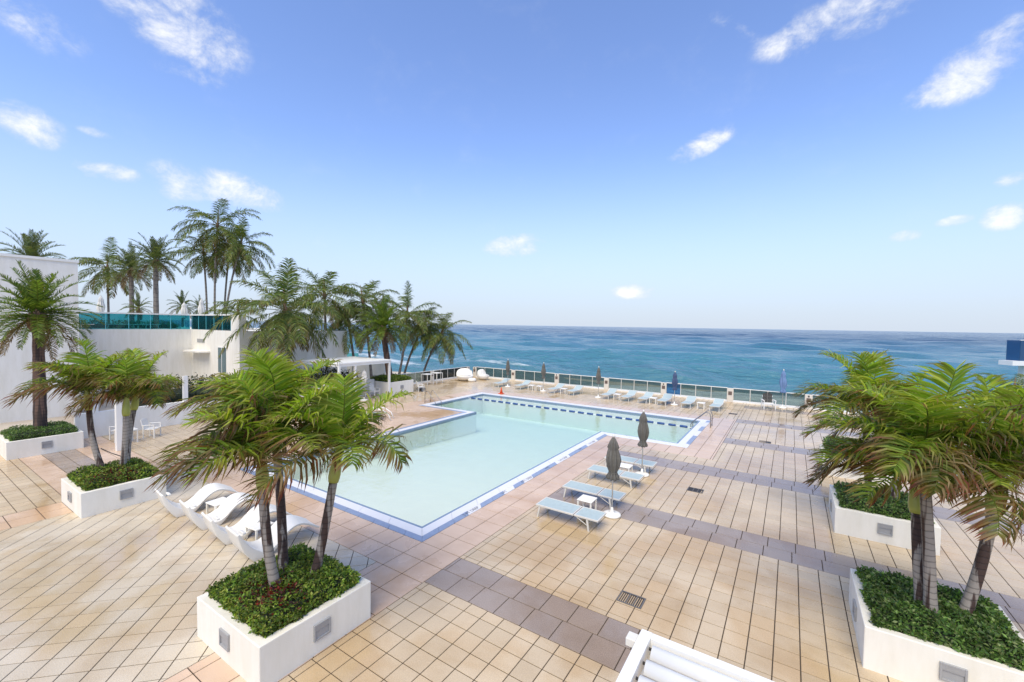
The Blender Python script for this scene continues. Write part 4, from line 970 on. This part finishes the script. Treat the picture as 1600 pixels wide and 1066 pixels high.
armchair(-64.6 * T, 64.6 * T, 2.6, 'white armchair at the gate of the beach fence')
bag = MB().lathe([(.1, 0), (.36, .02), (.42, .12), (.34, .24), (.12, .29)], 22, (0, 0, 0), lambda a, z: .06 * math.sin(3 * a)).build('black_bundle', 'black_plastic', None, True); bag.location = (-66.2 * T, 66.2 * T, 0); tag(bag, 'low round black bundle on the deck by the beach fence', 'bundle')
for u, v, lb in ((-71.4, 73.6, 'tall white bar table by the left fence, nearer one'), (-71.6, 77.0, 'tall white bar table by the left fence, farther one')): side_table(u * T, v * T, .98, .85, lb, 0, 'tall white tables by the left fence')
# adirondack style chair
def adir(x, y, rz):
    e = thing('slatted_chair', 'white chair with fan of dark back slats beside the blue umbrella', 'chair', (x, y, 0), rz)
    MB().box((-.33, -.3, .34), (.33, .3, .38)).build('seat', 'white_paint', e, bevel=.01)
    for k in range(6):
        h = .62 + .12 * math.sin(math.pi * (k + .5) / 6); MB().box((-.30 + k * .101, .29, .38), (-.215 + k * .101, .315, .38 + h)).build('back_slat', 'dark_metal', e)
    for z in (.52, .78): MB().box((-.33, .317, z), (.33, .345, z + .09)).build('back_rail', 'white_paint', e)
    for s in (-1, 1):
        MB().box((s * .38 - .05, -.34, .58), (s * .38 + .05, .34, .61)).build('armrest', 'white_paint', e, bevel=.008)
        for yy in (-.29, .29): MB().box((s * .36 - .025, yy - .035, 0), (s * .36 + .025, yy + .035, .579)).build('leg', 'white_paint', e)
adir(-3.0 * T, 89.6 * T, .3)
# traffic cone
c = thing('traffic_cone', 'small orange cone standing at the far pool edge', 'cone', (-50.0 * T, 73.2 * T, .012))
MB().box((-.19, -.19, 0), (.19, .19, .035)).build('cone_base', 'orange', c, bevel=.01); MB().lathe([(.13, .035), (.026, .50), (.018, .52)], 20).build('cone_body', 'orange', c, True)
# handrails at the pool
def handrail(x, y, rz, label):
    e = thing('pool_handrail', label, 'handrail', (x, y, 0), rz, 'steel pool handrails')
    for s in (-.3, .3):
        MB().tube([(s, -.05, 0), (s, -.05, .62), (s, 0, .80), (s, .12, .86), (s, .24, .82), (s, .95, .16), (s, 1.0, .05), (s, 1.0, -.5)], .022, 10).build('rail', 'steel', e, True)
    for z, yy in ((.02, 1.0), (-.3, 1.0)): MB().box((-.278, yy - .06, z - .26), (.278, yy + .06, z - .23)).build('tread', 'steel', e)
    MB().tube([(-.3, -.05, .1), (.3, -.05, .1)], .014, 8).build('cross_bar', 'steel', e, True)
handrail(-54.6 * T, 56.6 * T, -math.pi / 2, 'steel handrail with ladder at the left side of the pool'); handrail(-9.4 * T, 67.6 * T, math.pi / 2, 'steel handrail with ladder at the right end of the pool')
# white arched chaise left of the pool
e = thing('arched_chaise', 'white arched chaise with blue seat left of the pool', 'lounger', (-50.6 * T, 41.4 * T, 0), .55)
MB().tube([(-.95, 0, .02), (-.8, 0, .38), (-.45, 0, .62), (0, 0, .70), (.45, 0, .62), (.8, 0, .38), (.95, 0, .02)], .03, 8).build('arch', 'white_paint', e, True)
MB().tube([(-.95, .55, .02), (-.8, .55, .38), (-.45, .55, .62), (0, .55, .70), (.45, .55, .62), (.8, .55, .38), (.95, .55, .02)], .03, 8).build('arch', 'white_paint', e, True)
MB().box((-.6, .03, .34), (.3, .52, .37)).build('seat', 'sling', e)
for x in (-.58, .28):
    for y in (.04, .47): MB().box((x - .02, y, 0), (x + .02, y + .04, .339)).build('leg', 'white_paint', e)
# drains
for k, (u, v) in enumerate(((-6.55, 21.9), (-6.6, 40.1), (-2.3, 62.5), (-7.7, 79.9))):
    e = thing('floor_drain', ['rusty iron drain grate in the foreground paving', 'iron drain grate in the paving right of the loungers', 'iron drain grate in the paving before the right planters', 'iron drain grate behind the right end of the pool'][k], 'drain', (u * T, v * T, .006), 0, 'iron drain grates')
    fr = MB(); w, h = .26, .20
    fr.box((-w, -h, -.01), (w, -h + .03, .004)).box((-w, h - .03, -.01), (w, h, .004)).box((-w, -h + .03, -.01), (-w + .03, h - .03, .0035)).box((w - .03, -h + .03, -.01), (w, h - .03, .0035)); fr.build('frame', 'fixture_dark', e)
    MB().quad((-w + .03, -h + .03, -.006), (w - .03, -h + .03, -.006), (w - .03, h - .03, -.006), (-w + .03, h - .03, -.006)).build('pit_shade', 'black_plastic', e)  # flat black sheet, paints the shade under the grate
    for i in range(11): x = -w + .05 + i * .042; MB().box((x, -h + .031, -.005), (x + .02, h - .031, .003)).build('bar', 'iron', e)
    for x in (-.075, .075): MB().box((x, -h + .031, -.004), (x + .022, h - .031, .0045)).build('bar', 'fixture_dark', e)

# ------------------------------------------------------------------ fences
def fence(p, q, label, npil, panels, skip_first=False, blue=None, glass='fence_glass'):
    p, q = np.array(p) * T, np.array(q) * T; L = np.linalg.norm(q - p); ang = math.atan2(q[1] - p[1], q[0] - p[0]); H = 1.08
    e = thing('glass_fence', label, 'fence', (p[0], p[1], 0), ang)
    MB().box((0, -.06, 0), (L, .10, .09)).build('kerb', 'white_paint', e)
    seg = L / npil; pw = .42
    for k in range(npil + 1):
        x = k * seg
        pl = MB().box((x - pw / 2, -.10, 0), (x + pw / 2, .16, H - .02)).build('pillar', 'pillar', e, bevel=.01)
        if glass == 'fence_glass':
            MB().box((x - .13, -.115, H * .50), (x + .13, -.101, H * .76)).build('notice_plate', 'sign_brown', pl)
            if k % 2 == 0: MB().box((x - .05, -.115, H * .82), (x + .05, -.101, H * .93)).build('notice_plate', 'dark_metal', pl)
        if k == npil: break
        x0, x1 = x + pw / 2, x + seg - pw / 2; d = (x1 - x0) / panels
        for j in range(panels + 1):
            xx = x0 + j * d; MB().box((xx - .025, -.02, .09), (xx + .025, .04, H - .03)).build('post', 'frame_alu', e)
        MB().box((x0, -.025, H - .03), (x1, .045, H + .02)).build('top_rail', 'white_paint', e); MB().box((x0, -.015, .12), (x1, .035, .16)).build('bottom_rail', 'white_paint', e)
        for j in range(panels):
            g = 'fence_glass_blue' if blue == (k, j) else glass
            MB().box((x0 + j * d + .026, .004, .161), (x0 + (j + 1) * d - .026, .014, H - .031)).build('glass_pane', g, e)
fence((-72.3, 92.9), (53.2, 92.9), 'long glass panel fence with stucco pillars along the sea side', 10, 4, blue=(4, 0))
fence((-74.0, 63.8), (-74.0, 92.0), 'short glass panel fence along the left side of the deck by the beach', 2, 5)

# ------------------------------------------------------------------ low wall, hedge, cabanas, buildings at left
LWX = -69.8 * T
w = MB().box((LWX - .22, 14.0 * T, -.3), (LWX, 57 * T, 1.2)).build('low_wall', 'wall_white', None, bevel=.012); tag(w, 'low white wall running from the far left planter to the cabana', 'wall')
r = np.random.default_rng(77)
V, F_, C = hedge_leaves(-31.8, -28.5, 8.4, 21.5, -.2, 1.95, 16000, .14, r, np.array([(.03, .045, .022), (.05, .065, .03), (.022, .03, .018), (.07, .08, .045)]), bump=.5, rnd=.3)
hd = thing('sea_grape_hedge', 'dark grey-green hedge behind the low white wall', 'hedge', (0, 0, 0)); np_mesh('foliage', V, F_, 'leaf', C, hd)['kind'] = 'stuff'; MB().box((-31.6, 8.6, -.4), (-28.7, 21.3, 1.5)).build('dark_core', 'dark_leafmass', hd, bevel=.2)  # the inner box is a dark filler added behind the leaves
def cabana(u0, u1, v0, v1, z, label, posts):
    e = thing('cabana', label, 'cabana', (u0 * T, v0 * T, 0)); ax, ay = (u1 - u0) * T, (v1 - v0) * T
    rf = MB(); rf.box((-.05, -.05, z), (ax + .05, ay + .05, z + .10)).build('roof', 'white_paint', e, bevel=.01)
    for a, b in (((0, 0), (ax, .10)), ((0, ay - .1), (ax, ay)), ((0, .1), (.1, ay - .1)), ((ax - .1, .1), (ax, ay - .1))): MB().box((a[0], a[1], z - .16), (b[0], b[1], z - .001)).build('beam', 'white_paint', e)
    for (x, y) in posts: MB().box((x * ax - .07 + (.07 if x == 0 else -.07), y * ay - .07 + (.07 if y == 0 else (-.07 if y == 1 else 0)), 0), (x * ax + .07 + (.07 if x == 0 else -.07), y * ay + .07 + (.07 if y == 0 else (-.07 if y == 1 else 0)), z - .161)).build('post', 'white_paint', e)
cabana(-76.4, -65.1, 45.6, 57.0, 2.78, 'white flat-roofed cabana beside the beach fence', [(0, 0), (0, 1), (1, 0), (1, .3), (1, 1)])
for x, y, zt, lb in ((186, 704, 1.35, 'white square post in front of the low wall at left'), ):
    g = gp(x, y); o = MB().box((-.1, -.1, 0), (.1, .1, zt + 1.3)).build('white_post', 'white_paint', None, bevel=.008); o.location = tuple(g); tag(o, lb, 'post', 'white posts at left')
for v, lb in ((15.8, 'white post on the low wall beside the far left planter'), (25.0, 'white post on the low wall beside the dark hedge')):
    o = MB().box((-.1, -.1, 1.2), (.1, .1, 2.6)).build('white_post', 'white_paint', None); o.location = (LWX - .11, v * T, .001); tag(o, lb, 'post', 'white posts at left')
def buildings():
    e = thing('tall_white_building', 'tall plain white wall of the building at the left picture edge', 'building', (-38.0, -8, -.5))
    MB().box((-14, 0, 0), (0, 15.9, 9.7)).build('wall', 'wall_white', e)
    MB().box((-14.05, -.05, 9.7), (.06, 15.96, 9.85)).build('parapet', 'white_paint', e)
    for y in (10.4, 5.2): MB().box((0, y, .02), (.05, y + .12, 9.69)).build('wall_joint', 'wall_white', e)
    e = thing('terrace_building', 'white building with terrace behind teal glass railing', 'building', (-44.3, 7.92, -.5))
    D = 4.9 + .5
    MB().box((-16, 0, 0), (0, 8.4, D)).build('wall', 'wall_white', e)
    wing = MB().box((-16, 8.4, 0), (8.6, 18, D)).build('wall', 'wall_white', e)
    MB().box((7.3, 8.38, D), (8.6, 8.9, D + 1.25)).build('parapet_block', 'wall_white', e)
    MB().box((-.12, 0, D + 1.2), (.08, 8.3, D + 1.3)).build('top_rail', 'white_paint', e); MB().box((-.12, 8.301, D + 1.2), (7.3, 8.5, D + 1.3)).build('top_rail', 'white_paint', e)
    for j in range(6): MB().box((-.02, .02 + j * 1.38, D), (.0, 1.36 + j * 1.38, D + 1.199)).build('glass_pane', 'teal_glass', e); MB().box((-.03, 1.362 + j * 1.38, D), (.02, 1.398 + j * 1.38, D + 1.199)).build('post', 'aqua_panel', e)
    for j in range(5): MB().box((.03 + j * 1.45, 8.40, D), (1.43 + j * 1.45, 8.42, D + 1.199)).build('glass_pane', 'teal_glass', e); MB().box((1.432 + j * 1.45, 8.39, D), (1.478 + j * 1.45, 8.43, D + 1.199)).build('post', 'aqua_panel', e)
    d = MB().box((5.1, 8.36, 2.0), (6.4, 8.399, 4.0)).build('door', 'door_glass', e); MB().box((5.0, 8.35, 4.0), (6.5, 8.398, 4.1)).build('frame', 'white_paint', d); MB().box((5.72, 8.345, 2.0), (5.78, 8.359, 4.0)).build('frame', 'white_paint', d)
    MB().box((.4, 7.6, 3.5), (3.6, 8.398, 3.62)).build('canopy_slab', 'wall_white', e); MB().box((1.2, 8.37, 4.3), (2.6, 8.399, 4.6)).build('vent', 'fixture', e)
    for x, y, lb in ((158, 488, 'closed white umbrella at the left end of the terrace'), (288, 490, 'closed white umbrella on the terrace, left of the pair'), (315, 490, 'closed white umbrella on the terrace, right of the pair')):
        g = dp(x, y, 39.5 if x < 200 else 42); u = umbrella(g[0], g[1], lb, 'umb_white', 2.9 if x != 288 else 2.5, .24, base=True, bottom=1.0, seed=x * .1); u.location.z = 4.9
    for k, (x, y) in enumerate(((-1.6, 1.2), (-1.6, 3.2), (-1.6, 5.4), (2.2, 10.6), (4.8, 10.6))):
        o = copy_tree(proto); o.location = (-44.3 + x, 7.92 + y, 4.9); o.rotation_euler = (0, 0, .3 + k); o['label'] = 'lounger behind the teal terrace glass, %s' % ['leftmost', 'second from left', 'middle', 'second from right', 'rightmost'][k]; o['group'] = LG
    for x0, x1, y, dep, lb in ((366, 392, 541, 46, 'turquoise panel showing left of the broad coconut palm'), (478, 560, 552, 48, 'turquoise panel showing behind the cabana roof')):
        a, b = dp(x0, y, dep), dp(x1, y, dep); o = MB(); dv = b - a; l = math.hypot(dv[0], dv[1])
        o.box((0, -.05, 0), (l, .05, 1.1)); w_ = o.build('turquoise_screen', 'aqua_panel'); w_.location = (a[0], a[1], a[2] - 1.0); w_.rotation_euler = (0, 0, math.atan2(dv[1], dv[0])); tag(w_, lb, 'screen')
        s = MB().box((0, -.2, -4), (l + 3, .2, -.01)).build('garden_wall', 'wall_white'); s.location = w_.location; s.rotation_euler = w_.rotation_euler; tag(s, 'white garden wall under the ' + lb.split(' showing')[0] + (' by the broad palm' if x0 < 400 else ' behind the cabana'), 'wall')
    r = np.random.default_rng(5); V, F_, C = hedge_leaves(-49.6, -47.6, 8.4, 16.6, 4.9, 5.45, 2600, .16, r, DG, bump=.3)  # leaf row added only to darken the view through the glass
    th = thing('added_terrace_hedge', 'low dark hedge added behind the teal terrace glass to darken it', 'hedge', (0, 0, 0)); np_mesh('foliage', V, F_, 'leaf', C, th)['kind'] = 'stuff'
    MB().box((-49.4, 8.6, 4.9), (-47.8, 16.4, 5.25)).build('dark_core', 'dark_leafmass', th)  # dark filler box added inside this leaf row
    # right edge neighbour
    a = dp(1588, 532, 55); e = thing('balcony_building', 'blue glass balcony of the building at the right picture edge', 'building', (a[0], a[1], -4), math.atan2(RIGHT[1], RIGHT[0]))
    zt = a[2] + 4
    MB().box((9, 1.0, 0), (18, 3, zt + 6)).build('wall', 'wall_white', e)
    MB().box((1.6, -.3, 0), (14, .99, zt - 3.201)).build('wall', 'wall_white', e)
    MB().box((-1.0, -.6, zt - 3.2), (14, 1.0, zt - 2.6)).build('slab', 'white_paint', e)
    MB().box((0, -.5, zt - 2.599), (12, -.46, zt)).build('glass_pane', 'blue_glass', e); MB().box((-.04, -.459, zt - 2.599), (0, 1.0, zt)).build('glass_pane', 'blue_glass', e); MB().box((-.06, -.54, zt), (12, -.44, zt + .08)).build('top_rail', 'white_paint', e)
buildings()

# ------------------------------------------------------------------ louvred roof in the bottom of the frame
def louvre():
    z = 2.6; c0 = gp(1003, 982, z); x0, y1 = c0[0], c0[1]; Wd, Dp = 3.4, 3.0
    e = thing('louvred_pergola', 'white louvred pergola roof at the bottom of the picture', 'pergola', (x0, y1, 0))
    fw = .11
    MB().box((0, -Dp, z - .16), (fw, 0, z)).build('frame_beam', 'white_paint', e, bevel=.006); MB().box((Wd - fw, -Dp, z - .16), (Wd, 0, z)).build('frame_beam', 'white_paint', e, bevel=.006)
    MB().box((fw, -fw * .8, z - .16), (Wd - fw, 0, z - .003)).build('frame_beam', 'white_paint', e, bevel=.006); MB().box((fw, -Dp, z - .16), (Wd - fw, -Dp + fw, z - .003)).build('frame_beam', 'white_paint', e, bevel=.006)
    n = 13; st = (Dp - fw * 2) / n; me = None
    for k in range(n):
        m = MB(); pr = []
        for i in range(9):
            t = i / 8; pr.append((-(st * .80) * t, .075 * math.sin(math.pi * t) ** .8))
        for i, (a, b) in enumerate(pr): m.v += [(fw + .05, a, b), (Wd - fw - .05, a, b), (fw + .05, a, b - .018), (Wd - fw - .05, a, b - .018)]
        for i in range(8): q = i * 4; m.f += [(q, q + 4, q + 5, q + 1), (q + 2, q + 3, q + 7, q + 6), (q, q + 2, q + 6, q + 4), (q + 1, q + 5, q + 7, q + 3)]
        m.f += [(0, 1, 3, 2), (32, 34, 35, 33)]
        o = m.build('louvre', 'white_paint', e, True); o.location = (0, -fw * .8 - .03 - st * k, z - .065)
        b = MB().box((fw + .001, -.02, -.03), (fw + .049, .0, -.01)).build('pivot', 'dark_metal', o)
    for x in (.002, Wd - .122):
        for y in (-.122, -Dp + .002): MB().box((x, y, 0), (x + .12, y + .12, z - .161)).build('post', 'white_paint', e)
    bx = MB().box((-.115, -.17, z - .12), (-.012, -.05, z - .04)).build('bracket_box', 'umb_white', e, bevel=.006); MB().box((-.011, -.13, z - .1), (-.001, -.08, z - .06)).build('bracket_arm', 'fixture', e)
louvre()
